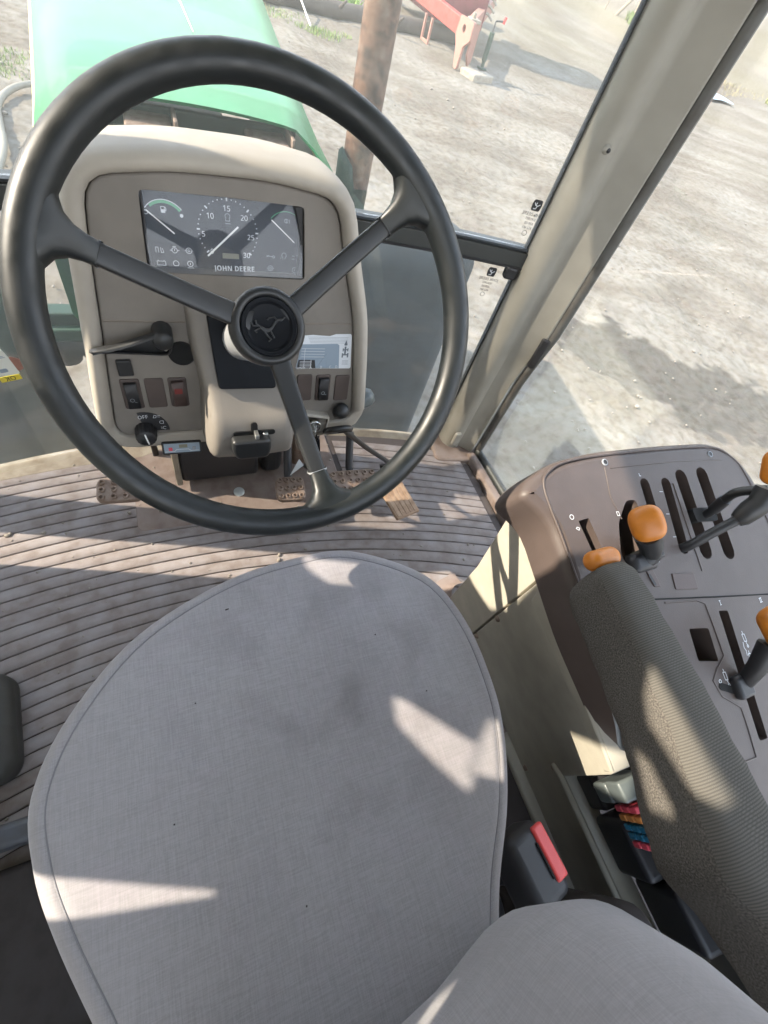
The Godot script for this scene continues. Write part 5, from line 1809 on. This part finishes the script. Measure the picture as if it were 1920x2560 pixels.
# ---------------------------------------------------------------- right-hand console; own axes: x right, y forward up the slope, z out of the panel
func console() -> void:
	var a := deg_to_rad(18.0)
	var cf := Transform3D(Basis(Vector3.RIGHT, Vector3(0, sin(a), -cos(a)), Vector3(0, cos(a), sin(a))), Vector3(0.50, 0.60, -0.262))
	var c := thing("control_console", "brown sloping control console with orange levers right of the seat", "console", cf)
	var outline := PackedVector2Array([Vector2(-0.2035, -0.030), Vector2(-0.185, -0.013), Vector2(-0.1368, 0.0085), Vector2(-0.0525, 0.0165), Vector2(0.08, 0.013), Vector2(0.198, 0.006), Vector2(0.243, -0.018), Vector2(0.268, -0.065), Vector2(0.278, -0.20), Vector2(0.278, -0.70), Vector2(-0.03, -0.70), Vector2(-0.08, -0.44), Vector2(-0.148, -0.345), Vector2(-0.166, -0.225), Vector2(-0.170, -0.07)])
	outline = round_poly(outline, 0.028, 3)
	var holes := [
		round_poly(PackedVector2Array([Vector2(-0.1275, -0.0785), Vector2(-0.1090, -0.0775), Vector2(-0.101, -0.140), Vector2(-0.119, -0.142)]), 0.002, 2),
		round_poly(PackedVector2Array([Vector2(-0.032, -0.0635), Vector2(-0.0135, -0.0655), Vector2(-0.0165, -0.150), Vector2(-0.024, -0.160), Vector2(-0.070, -0.152), Vector2(-0.0755, -0.135), Vector2(-0.0600, -0.092)]), 0.007, 3),
		slot(0.0150, -0.0450, 0.0085, -0.118, 0.0175),
		slot(0.0575, -0.0500, 0.0445, -0.147, 0.0185),
		slot(0.0945, -0.0440, 0.0862, -0.160, 0.0235),
		slot(0.1420, -0.0460, 0.1335, -0.169, 0.0240),
		round_poly(PackedVector2Array([Vector2(0.0654, -0.2426), Vector2(0.0836, -0.2468), Vector2(0.0660, -0.4150), Vector2(0.0495, -0.4130)]), 0.003, 2),
		round_poly(PackedVector2Array([Vector2(-0.0026, -0.2519), Vector2(0.0332, -0.2593), Vector2(0.0295, -0.3039), Vector2(-0.0068, -0.2942)]), 0.003, 2),
	]
	var s := st()
	plate(s, outline, -0.07, 0.0, 0.015, Transform3D(), holes, 0.045)
	part(s, "top_panel", M.brown, c)
	# the cross slot that joins the two right-hand slots, and its raised edge
	s = st()
	plate(s, round_poly(PackedVector2Array([Vector2(0.090, -0.094), Vector2(0.138, -0.100), Vector2(0.137, -0.121), Vector2(0.090, -0.116)]), 0.006, 3), -0.03, 0.0012, 0.0)
	part(s, "cross_slot", M.hole, c)
	s = st()
	var rim := PackedVector3Array()
	for p in [Vector2(-0.159, -0.19), Vector2(-0.162, -0.10), Vector2(-0.165, -0.026), Vector2(-0.145, -0.0035), Vector2(-0.1086, 0.0055), Vector2(-0.0383, 0.0070), Vector2(0.08, 0.0035), Vector2(0.185, -0.004), Vector2(0.225, -0.024), Vector2(0.245, -0.066), Vector2(0.254, -0.20)]:
		rim.append(Vector3(p.x, p.y, -0.0006))
	tube(s, spline3(rim, false, 5), 0.0020, 6)
	part(s, "raised_edge", M.brown, c)
	s = st()
	tube(s, PackedVector3Array([Vector3(-0.050, -0.012, -0.0003), Vector3(-0.058, -0.055, -0.0003), Vector3(-0.052, -0.088, -0.0003)]), 0.0010, 6)
	tube(s, PackedVector3Array([Vector3(0.072, -0.052, -0.0003), Vector3(0.068, -0.11, -0.0003), Vector3(0.063, -0.185, -0.0003)]), 0.0016, 6)
	tube(s, PackedVector3Array([Vector3(-0.04, -0.014, -0.0004), Vector3(0.10, -0.019, -0.0004), Vector3(0.20, -0.028, -0.0004)]), 0.0012, 6)
	part(s, "moulded_line", M.brown, c)
	s = st()
	tube(s, PackedVector3Array([Vector3(-0.06, -0.1995, 0.0), Vector3(-0.0276, -0.2055, 0.0), Vector3(0.08, -0.226, 0.0), Vector3(0.25, -0.257, 0.0)]), 0.0012, 6)
	part(s, "panel_joint", M.hole, c)
	s = st()
	var pc := PackedVector3Array()
	for p in [Vector2(-0.0291, -0.2105), Vector2(0.030, -0.2205), Vector2(0.044, -0.228), Vector2(0.0440, -0.262), Vector2(0.0423, -0.2996), Vector2(0.020, -0.312), Vector2(0.0062, -0.3228), Vector2(0.012, -0.345), Vector2(0.0381, -0.3667), Vector2(0.037, -0.39), Vector2(0.032, -0.4276), Vector2(0.0, -0.425)]:
		pc.append(Vector3(p.x, p.y, 0.0))
	tube(s, pc, 0.0013, 6)
	part(s, "moulded_outline", M.brown, c)
	for q in [PackedVector2Array([Vector2(0.0018, -0.1762), Vector2(0.0437, -0.184), Vector2(0.0408, -0.2068), Vector2(-0.0015, -0.1984)]), PackedVector2Array([Vector2(-0.0433, -0.1606), Vector2(-0.030, -0.164), Vector2(-0.0262, -0.189), Vector2(-0.038, -0.187)])]:
		s = st()
		plate(s, round_poly(q, 0.002, 2), -0.001, 0.0014, 0.0008)
		part(s, "blank_plate", M.brown_side, c)
	s = st()
	plate(s, slot(-0.0395, -0.171, -0.0360, -0.1835, 0.0042), 0.0014, 0.0018, 0.0)
	part(s, "small_socket", M.black, c)
	s = st()
	plate(s, slot(0.0170, -0.3335, 0.0450, -0.3485, 0.0095), 0.0002, 0.0008, 0.0)
	part(s, "latch_slot", M.hole, c)
	for q in [Vector2(-0.0467, -0.0043), Vector2(0.1788, -0.0162)]:
		s = st()
		lathe(s, [Vector2(0.0052, -0.001), Vector2(0.0050, 0.0012), Vector2(0.0036, 0.0014)], Transform3D(Basis(Vector3.RIGHT, PI / 2), Vector3(q.x, q.y, 0.0)), 16)
		var sc := part(s, "screw_collar", M.print_dim, c)
		s = st()
		plate(s, disc(q.x, q.y, 0.0034, 12), 0.0002, 0.0008, 0.0)
		part(s, "screw_head", M.black, sc)
	# white printed marks
	s = st()
	var l := [PackedVector2Array([Vector2(0.010, -0.0285), Vector2(0.010, -0.0325), Vector2(0.0125, -0.0325)])]
	for y in [-0.0605, -0.0945, -0.1285]:
		var x: float = 0.0375 + 0.10 * (y + 0.0605)
		l.append(PackedVector2Array([Vector2(x, y), Vector2(x + 0.0065, y - 0.001)]))
	l.append(arc(-0.1369, -0.072, 0.0032, 0, 360, 10))
	l.append(PackedVector2Array([Vector2(-0.1360, -0.088), Vector2(-0.132, -0.091), Vector2(-0.130, -0.0885), Vector2(-0.1335, -0.0865), Vector2(-0.1360, -0.088)]))
	l.append(PackedVector2Array([Vector2(-0.058, -0.077), Vector2(-0.054, -0.0775), Vector2(-0.054, -0.0830), Vector2(-0.058, -0.0825), Vector2(-0.058, -0.077)]))
	l.append(PackedVector2Array([Vector2(-0.014, -0.149), Vector2(-0.0125, -0.157), Vector2(-0.0155, -0.156), Vector2(-0.014, -0.149)]))
	for o in [Vector2(0.0738, -0.233)]:
		l.append(PackedVector2Array([o + Vector2(-0.0015, 0.0025), o + Vector2(0.0015, 0.0025)]))
		l.append(PackedVector2Array([o + Vector2(0, 0.0025), o + Vector2(0, -0.0035)]))
		l.append(PackedVector2Array([o + Vector2(-0.0015, -0.0035), o + Vector2(0.0015, -0.0035)]))
	for o in [Vector2(0.1589, -0.2486)]:
		l.append(PackedVector2Array([o + Vector2(-0.0025, 0.003), o + Vector2(0.0025, 0.003), o + Vector2(0.0015, 0.003), o + Vector2(0.0015, -0.003), o + Vector2(0.0025, -0.003), o + Vector2(-0.0025, -0.003), o + Vector2(-0.0015, -0.003), o + Vector2(-0.0015, 0.003)]))
	for o in [Vector2(0.0945, -0.2866), Vector2(0.0925, -0.3135), Vector2(0.0308, -0.3221)]:
		l.append(PackedVector2Array([o + Vector2(-0.0025, 0.004), o + Vector2(0.0025, 0.003), o + Vector2(0.0022, -0.007), o + Vector2(-0.0025, -0.006), o + Vector2(-0.0025, 0.004)]))
		l.append(PackedVector2Array([o + Vector2(0.0, 0.008), o + Vector2(0.0, 0.004)]))
		l.append(PackedVector2Array([o + Vector2(0.0, -0.007), o + Vector2(0.001, -0.012)]))
		l.append(arc(o.x + 0.001, o.y - 0.0135, 0.0016, 0, 360, 8))
	l.append(PackedVector2Array([Vector2(0.0885, -0.293), Vector2(0.0865, -0.300), Vector2(0.0885, -0.305), Vector2(0.087, -0.311)]))
	l.append(arc(0.018, -0.327, 0.0022, 0, 360, 8))
	l.append(arc(0.042, -0.337, 0.0022, 0, 360, 8))
	strokes(s, l, 0.0009, 0.0006)
	part(s, "printed_marks", M.print, c)

	s = st()
	for k in 9:
		var sx := -0.150 + 0.006 * (k % 3)
		var sy := -0.16 - 0.017 * k
		strokes(s, [PackedVector2Array([Vector2(sx, sy), Vector2(sx + 0.006 + 0.002 * (k % 4), sy - 0.010 + 0.005 * (k % 3))])], 0.0006, 0.0005)
	part(s, "scuff_marks", M.beige_dark, c).set_meta("kind", "stuff")
	# levers
	s = st()
	tube(s, PackedVector3Array([Vector3(-0.112, -0.134, -0.03), Vector3(-0.13, -0.132, 0.02), Vector3(-0.158, -0.130, 0.048)]), 0.0055, 8)
	var l1 := part(s, "throttle_lever", M.black, c)
	s = st()
	rbox(s, Vector3(-0.168, -0.133, 0.056), Vector3(0.045, 0.024, 0.026), 0.0115, Basis(Vector3.BACK, 0.03), 3)
	part(s, "orange_knob", M.orange, l1)
	s = st()
	tube(s, PackedVector3Array([Vector3(-0.033, -0.150, -0.03), Vector3(-0.030, -0.146, 0.004), Vector3(-0.046, -0.132, 0.024), Vector3(-0.070, -0.116, 0.044)]), [0.012, 0.0135, 0.015, 0.0165], 14)
	var l2 := part(s, "shift_lever", M.charcoal, c)
	s = st()
	tube(s, PackedVector3Array([Vector3(-0.058, -0.149, -0.01), Vector3(-0.040, -0.149, 0.008), Vector3(-0.024, -0.142, 0.012)]), 0.011, 10)
	rbox(s, Vector3(-0.048, -0.151, 0.003), Vector3(0.045, 0.026, 0.02), 0.008)
	part(s, "lever_boot", M.black, l2)
	s = st()
	var kb := Basis(Vector3.UP, -0.80) * Basis(Vector3.RIGHT, 0.25)
	kb = kb.orthonormalized()
	rbox(s, Vector3(-0.082, -0.1055, 0.060), Vector3(0.056, 0.051, 0.020), 0.0098, kb, 3)
	var kd := []
	for q in [[0.0, 0.0], [0.6, 0.0], [0.85, -0.003], [0.96, -0.007], [1.0, -0.012], [0.95, -0.019], [0.7, -0.024]]:
		var row := PackedVector3Array()
		for k in 40:
			var t := TAU * k / 40.0
			row.append(Vector3(-0.086, -0.1055, 0.062) + kb * Vector3(signf(cos(t)) * pow(absf(cos(t)), 0.72) * 0.0200 * q[0], signf(sin(t)) * pow(absf(sin(t)), 0.72) * 0.0228 * q[0], q[1] + 0.010))
		kd.append(row)
	s = st()
	grid(s, kd, true)
	part(s, "orange_knob", M.orange, l2)
	s = st()
	tube(s, spline3(PackedVector3Array([Vector3(0.045, -0.148, -0.03), Vector3(0.046, -0.146, 0.006), Vector3(0.062, -0.136, 0.034), Vector3(0.0855, -0.126, 0.060)]), false, 4), 0.0068, 12)
	var l3 := part(s, "range_lever", M.black, c)
	s = st()
	tube(s, PackedVector3Array([Vector3(0.083, -0.127, 0.057), Vector3(0.087, -0.125, 0.062), Vector3(0.093, -0.119, 0.072), Vector3(0.100, -0.113, 0.084), Vector3(0.104, -0.098, 0.098)]), [0.0095, 0.0125, 0.0145, 0.0155, 0.016], 16)
	part(s, "grip", M.charcoal, l3)
	s = st()
	rbox(s, Vector3(0.1045, -0.075, 0.116), Vector3(0.030, 0.046, 0.034), 0.013, Basis(Vector3.RIGHT, 0.5), 3)
	part(s, "orange_knob", M.orange, l3)
	s = st()
	tube(s, spline3(PackedVector3Array([Vector3(0.113, -0.109, -0.03), Vector3(0.114, -0.107, 0.006), Vector3(0.109, -0.094, 0.040), Vector3(0.109, -0.090, 0.060), Vector3(0.116, -0.098, 0.090)]), false, 4), 0.0066, 12)
	var l4 := part(s, "rear_lever", M.charcoal, c)
	s = st()
	tube(s, PackedVector3Array([Vector3(0.112, -0.104, 0.016), Vector3(0.1095, -0.095, 0.038)]), 0.0085, 12)
	part(s, "sleeve", M.black, l4)
	s = st()
	tube(s, PackedVector3Array([Vector3(0.060, -0.348, -0.03), Vector3(0.058, -0.338, 0.005), Vector3(0.060, -0.315, 0.03), Vector3(0.066, -0.29, 0.048)]), [0.007, 0.010, 0.0125, 0.013], 12)
	rbox(s, Vector3(0.050, -0.342, 0.004), Vector3(0.030, 0.030, 0.014), 0.005)
	var l5 := part(s, "hitch_lever", M.black, c)
	s = st()
	rbox(s, Vector3(0.078, -0.274, 0.060), Vector3(0.044, 0.060, 0.034), 0.016, Basis(Vector3.BACK, 0.15), 3)
	part(s, "orange_knob", M.orange, l5)

	# beige side wall below the console, leaning outward to the floor
	var up := Vector3(-0.13, 0.55, 0).normalized()
	var wf := Transform3D(Basis(Vector3.BACK, up, Vector3.BACK.cross(up)), Vector3(0.455, 0, 0))
	var cw := thing("console_base", "pale beige side panel below the console with a dark joint", "panel", wf)
	s = st()
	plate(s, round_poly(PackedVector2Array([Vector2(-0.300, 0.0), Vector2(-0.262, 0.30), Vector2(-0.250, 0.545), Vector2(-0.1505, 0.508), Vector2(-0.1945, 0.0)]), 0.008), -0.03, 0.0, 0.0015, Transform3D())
	part(s, "front_panel", M.wall_lit, cw)
	s = st()
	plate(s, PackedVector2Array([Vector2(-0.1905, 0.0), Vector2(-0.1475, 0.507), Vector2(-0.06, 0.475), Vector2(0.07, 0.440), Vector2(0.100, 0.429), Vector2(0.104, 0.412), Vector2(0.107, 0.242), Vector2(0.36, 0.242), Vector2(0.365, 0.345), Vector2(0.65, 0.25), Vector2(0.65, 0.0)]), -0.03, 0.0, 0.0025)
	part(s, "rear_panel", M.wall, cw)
	s = st()
	plate(s, PackedVector2Array([Vector2(-0.136, 0.452), Vector2(-0.141, 0.504), Vector2(-0.06, 0.474), Vector2(0.07, 0.439), Vector2(0.099, 0.430), Vector2(0.099, 0.408), Vector2(0.05, 0.415)]), 0.0, 0.004, 0.003)
	part(s, "upper_flange", M.wall, cw)
	s = st()
	plate(s, PackedVector2Array([Vector2(0.085, 0.226), Vector2(0.60, 0.226), Vector2(0.60, 0.240), Vector2(0.105, 0.240)]), 0.0, 0.008, 0.003)
	part(s, "opening_lip", M.wall, cw)
	s = st()
	plate(s, PackedVector2Array([Vector2(-0.02, 0.0), Vector2(0.60, 0.0), Vector2(0.60, 0.028), Vector2(-0.02, 0.028)]), 0.0, 0.022, 0.006)
	part(s, "bottom_rail", M.wall, cw)
	for q in [Vector2(-0.1606, 0.280), Vector2(-0.1740, 0.112), Vector2(0.0918, 0.051), Vector2(0.0918, 0.218)]:
		s = st()
		lathe(s, [Vector2(0.0, 0.005), Vector2(0.004, 0.0048), Vector2(0.0062, 0.002), Vector2(0.0065, -0.001)], Transform3D(Basis(Vector3.RIGHT, PI / 2), Vector3(q.x, q.y, 0)), 12)
		part(s, "screw", M.worn_metal, cw)
	# fuse box inside the opening
	var fb := thing("fuse_box", "black fuse box with grey relays and coloured fuses behind the armrest", "fuse box", wf)
	s = st()
	plate(s, PackedVector2Array([Vector2(0.08, 0.20), Vector2(0.50, 0.20), Vector2(0.50, 0.47), Vector2(0.08, 0.47)]), -0.08, -0.07, 0.0)
	rbox(s, Vector3(0.135, 0.275, -0.045), Vector3(0.05, 0.055, 0.06), 0.006)
	rbox(s, Vector3(0.205, 0.300, -0.040), Vector3(0.075, 0.09, 0.06), 0.008)
	rbox(s, Vector3(0.285, 0.31, -0.05), Vector3(0.07, 0.11, 0.05), 0.008)
	part(s, "fuse_carrier", M.black, fb)
	for k in 2:
		s = st()
		rbox(s, Vector3(0.1285 - 0.002 * k, 0.352 + 0.042 * k, -0.030), Vector3(0.026, 0.039, 0.055), 0.004)
		part(s, "relay", M.relay, fb)
	var cols := [[0.1485, M.fuse_red], [0.1595, M.fuse_orange], [0.171, M.fuse_blue], [0.181, M.fuse_blue], [0.191, M.fuse_red]]
	for q in cols:
		for k in 3:
			s = st()
			rbox(s, Vector3(q[0], 0.368 + 0.020 * k, -0.022), Vector3(0.0075, 0.017, 0.03), 0.0015)
			part(s, "fuse", q[1], fb)

# ---------------------------------------------------------------- driver's seat
func seat() -> void:
	var t := thing("driver_seat", "grey cloth driver's seat with rounded cushion and backrest", "seat")
	var r := RandomNumberGenerator.new()
	r.seed = 3
	var pts := PackedVector2Array([Vector2(0.103, -0.272), Vector2(0.02, -0.277), Vector2(-0.072, -0.264), Vector2(-0.174, -0.219), Vector2(-0.242, -0.149), Vector2(-0.272, -0.084), Vector2(-0.268, -0.024), Vector2(-0.251, 0.031), Vector2(-0.223, 0.097), Vector2(-0.19, 0.17), Vector2(-0.12, 0.23), Vector2(0.0, 0.25), Vector2(0.09, 0.22), Vector2(0.146, 0.137), Vector2(0.187, 0.08), Vector2(0.217, 0.018), Vector2(0.232, -0.044), Vector2(0.232, -0.135), Vector2(0.199, -0.214)])
	var ol := spline2(pts, true, 6)
	var mid := Vector2(-0.02, -0.03)
	var stain := fnoise(61, 9.0, 4)
	var crease := fnoise(64, 7.0, 3)
	var top := func(p: Vector2, f: float) -> float:
		var y := 0.4675 - 0.0125 * pow(f, 3.0)
		y -= 0.010 * exp(-(p - Vector2(0.0, 0.03)).length_squared() / 0.018)
		y += 0.006 * exp(-(p - Vector2(0.04, -0.22)).length_squared() / 0.01)
		return y
	var s := st()
	var rows := []
	var shades := []
	var prof := [[0.0, 1.0, 0], [0.06, 1.0, 0], [0.12, 1.0, 0], [0.18, 1.0, 0], [0.25, 1.0, 0], [0.31, 1.0, 0], [0.38, 1.0, 0], [0.44, 1.0, 0], [0.5, 1.0, 0], [0.56, 1.0, 0], [0.62, 1.0, 0], [0.68, 1.0, 0], [0.73, 1.0, 0], [0.78, 1.0, 0], [0.82, 1.0, 0], [0.855, 1.0, 0], [0.885, 1.0, 0], [0.912, 1.0, 0], [0.918, 0.9975, 0], [0.924, 1.0, 0], [0.95, 0.995, 0], [0.972, 0.984, 0], [0.988, 0.966, 0], [0.997, 0.940, 0], [1.0, 0.905, 0], [0.996, 0.87, 0], [0.985, 0.835, 0], [0.965, 0.80, 0], [0.90, 0.775, 0], [0.3, 0.76, 0]]
	for q in prof:
		var row := PackedVector3Array()
		for p in ol:
			var f: float = q[0]
			var v := mid + (p - mid) * f
			var y: float = top.call(v, minf(f, 0.93)) * 1.0
			y = y - 0.455 * (1.0 - q[1])
			y += crease.get_noise_2d(v.x, v.y) * 0.0022 * clampf(1.6 - f * 1.5, 0.0, 1.0)
			row.append(Vector3(v.x, y, v.y))
		rows.append(row)
	var base := Color(0.305, 0.288, 0.298)
	var k := ol.size()
	for i in rows.size() - 1:
		for j in k:
			var j2 := (j + 1) % k
			for q in [[i, j], [i, j2], [i + 1, j2], [i, j], [i + 1, j2], [i + 1, j]]:
				var p: Vector3 = rows[q[0]][q[1]]
				var d := clampf(stain.get_noise_2d(p.x, p.z) * 0.9 - 0.02, 0.0, 0.4) * exp(-(Vector2(p.x, p.z) - Vector2(0.04, -0.10)).length_squared() / 0.02)
				d += 0.13 * exp(-pow((p.x - 0.055) / 0.05, 2.0) - pow((p.z + 0.12) / 0.12, 2.0))
				s.set_color(base.lerp(Color(0.09, 0.075, 0.07), clampf(d, 0.0, 0.5)))
				s.add_vertex(p)
	part(s, "cushion", M.cloth, t)
	s = st()
	var seam := PackedVector3Array()
	for p in ol:
		var v := mid + (p - mid) * 0.918
		seam.append(Vector3(v.x, top.call(v, 0.918) - 0.0008, v.y))
	tube(s, seam, 0.0008, 6, false, true)
	part(s, "seam", M.piping, t)
	s = st()
	for q in [[-0.074, -0.214, 0.0042], [0.03, 0.02, 0.0018], [-0.15, -0.02, 0.0015], [0.09, -0.14, 0.0016], [-0.05, 0.08, 0.0017], [-0.12, -0.12, 0.0014], [0.13, -0.06, 0.0015]]:
		var fy: float = top.call(Vector2(q[0], q[1]), 0.5)
		rbox(s, Vector3(q[0], fy + 0.001, q[1]), Vector3(q[2], 0.0012, 0.0014), 0.0005, Basis(Vector3.UP, q[0] * 40.0), 1)
	var lint := part(s, "lint_flecks", M.shade_and_lint, t)
	lint.set_meta("kind", "stuff")
	# backrest: stacked rounded sections
	s = st()
	rows = []
	for q in [[0.400, 0.05, 0.03, 0.27], [0.408, 0.11, 0.06, 0.268], [0.430, 0.150, 0.085, 0.262], [0.470, 0.180, 0.105, 0.255], [0.520, 0.200, 0.125, 0.250], [0.580, 0.214, 0.136, 0.250], [0.640, 0.212, 0.134, 0.262], [0.69, 0.204, 0.124, 0.276], [0.73, 0.19, 0.112, 0.287], [0.765, 0.168, 0.098, 0.298], [0.79, 0.135, 0.078, 0.306], [0.805, 0.10, 0.055, 0.31], [0.81, 0.06, 0.03, 0.312]]:
		var row := PackedVector3Array()
		for j in 72:
			var a := TAU * j / 72.0
			var cx := signf(cos(a)) * pow(absf(cos(a)), 0.62)
			var cz := signf(sin(a)) * pow(absf(sin(a)), 0.80)
			var z: float = q[3] - q[2] * cz
			if cz > 0.0:
				z += 0.30 * q[2] * exp(-pow(cx / 0.42, 2.0)) * cz
			z += crease.get_noise_2d(cx * q[1], q[0]) * 0.003
			row.append(Vector3(-0.004 + cx * q[1], q[0], z))
		rows.append(row)
	for i in rows.size() - 1:
		for j in 72:
			var j2 := (j + 1) % 72
			for q in [[i, j], [i, j2], [i + 1, j2], [i, j], [i + 1, j2], [i + 1, j]]:
				s.set_color(base * 0.82)  # same cloth as the cushion, colour dimmed to imitate weaker light
				s.add_vertex(rows[q[0]][q[1]])
	for j in 72:
		for p in [rows[12][j], rows[12][(j + 1) % 72], Vector3(-0.004, 0.811, 0.312)]:
			s.set_color(base * 0.82)
			s.add_vertex(p)
	part(s, "backrest", M.cloth, t)
	s = st()
	rbox(s, Vector3(-0.01, 0.30, 0.0), Vector3(0.38, 0.12, 0.42), 0.03)
	rbox(s, Vector3(-0.01, 0.16, 0.02), Vector3(0.34, 0.24, 0.36), 0.05)
	part(s, "suspension", M.black, t)
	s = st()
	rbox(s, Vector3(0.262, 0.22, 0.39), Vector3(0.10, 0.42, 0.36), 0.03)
	part(s, "armrest_gap_shade", M.shade_and_lint, t)  # dark block filling the shaded gap beside the armrest
	# armrest: felt sides, ribbed knit on top
	var secs := [[-0.110, 0.322, 0.338, 0.608, 0.580], [-0.107, 0.312, 0.347, 0.622, 0.566], [-0.098, 0.303, 0.351, 0.631, 0.556], [-0.080, 0.298, 0.351, 0.635, 0.551], [-0.04, 0.294, 0.347, 0.636, 0.550], [0.01, 0.284, 0.342, 0.636, 0.549], [0.06, 0.273, 0.336, 0.637, 0.548], [0.11, 0.254, 0.329, 0.639, 0.546], [0.155, 0.240, 0.323, 0.641, 0.545], [0.20, 0.256, 0.322, 0.644, 0.546], [0.26, 0.264, 0.326, 0.648, 0.552], [0.34, 0.266, 0.328, 0.654, 0.56], [0.40, 0.266, 0.328, 0.658, 0.565]]
	var wob := fnoise(63, 30.0, 2)
	var skin := func(a0: float, a1: float, n: int, grow: float) -> Array:
		var out := []
		var along := 0.0
		var per := 5
		for i in (secs.size() - 1) * per + 1:
			var fi := float(i) / per
			var i0 := mini(int(fi), secs.size() - 2)
			var q := []
			for m in 5:
				q.append(cubic_interpolate(secs[i0][m], secs[i0 + 1][m], secs[maxi(i0 - 1, 0)][m], secs[mini(i0 + 2, secs.size() - 1)][m], fi - i0))
			var c := Vector2((q[1] + q[2]) * 0.5, (q[3] + q[4]) * 0.5)
			var h := Vector2((q[2] - q[1]) * 0.5 + grow, (q[3] - q[4]) * 0.5 + grow)
			var row := PackedVector3Array()
			for j in n + 1:
				var a := deg_to_rad(lerpf(a0, a1, float(j) / n))
				var p := Vector3(c.x + signf(cos(a)) * pow(absf(cos(a)), 0.55) * h.x, c.y + signf(sin(a)) * pow(absf(sin(a)), 0.55) * h.y, q[0])
				p += Vector3(1, 1, 0) * wob.get_noise_3d(p.x * 2.0, p.y * 2.0, p.z) * 0.0016
				row.append(p)
			out.append(row)
		return out
	var ar := Node3D.new()
	ar.name = "armrest"
	t.add_child(ar)
	s = st()
	var fr: Array = skin.call(0.0, 360.0, 40, 0.0)
	grid(s, fr)
	var cap_row := PackedVector3Array()
	for p in fr[0]:
		cap_row.append(Vector3(0.330, 0.594, -0.1115))
	grid(s, [cap_row, fr[0]])
	part(s, "felt_cover", M.felt, ar)
	s = st()
	var kr: Array = skin.call(146.0, -52.0, 30, 0.0018)
	for i in kr.size() - 1:
		for j in 30:
			for q in [[i, j], [i, j + 1], [i + 1, j + 1], [i, j], [i + 1, j + 1], [i + 1, j]]:
				var p: Vector3 = kr[q[0]][q[1]]
				s.set_uv(Vector2(float(q[1]) * 0.0048 / 0.068, p.z / 0.068))
				s.add_vertex(p)
	part(s, "knit_cover", M.knit, ar)
	s = st()
	tube(s, spline3(PackedVector3Array([Vector3(0.3055, 0.552, -0.022), Vector3(0.299, 0.550, 0.011), Vector3(0.289, 0.549, 0.041), Vector3(0.280, 0.548, 0.060), Vector3(0.284, 0.548, 0.064)]), false, 4), 0.0024, 8)
	part(s, "plastic_edge", M.print_dim, ar)

	# belt buckle beside the cushion
	var bx := Basis(Vector3.UP, 0.12) * Basis(Vector3.BACK, -0.25)
	var bk := thing("seat_belt_buckle", "black seat belt buckle with a red button between seat and console", "buckle", Transform3D(bx, Vector3(0.214, 0.395, 0.140)))
	s = st()
	rbox(s, Vector3(-0.016, 0.0, 0.005), Vector3(0.060, 0.045, 0.078), 0.012, Basis(), 3)
	part(s, "housing", M.black, bk)
	s = st()
	rbox(s, Vector3(0.004, 0.022, 0.0), Vector3(0.0185, 0.008, 0.056), 0.003)
	part(s, "red_button", M.red, bk)
	s = st()
	rbox(s, Vector3(-0.0075, 0.0235, 0.004), Vector3(0.0028, 0.003, 0.036), 0.0008, Basis(), 1)
	part(s, "slot", M.hole, bk)
	s = st()
	rbox(s, Vector3(-0.012, -0.08, 0.0), Vector3(0.010, 0.13, 0.045), 0.004)
	part(s, "stalk", M.black, bk)
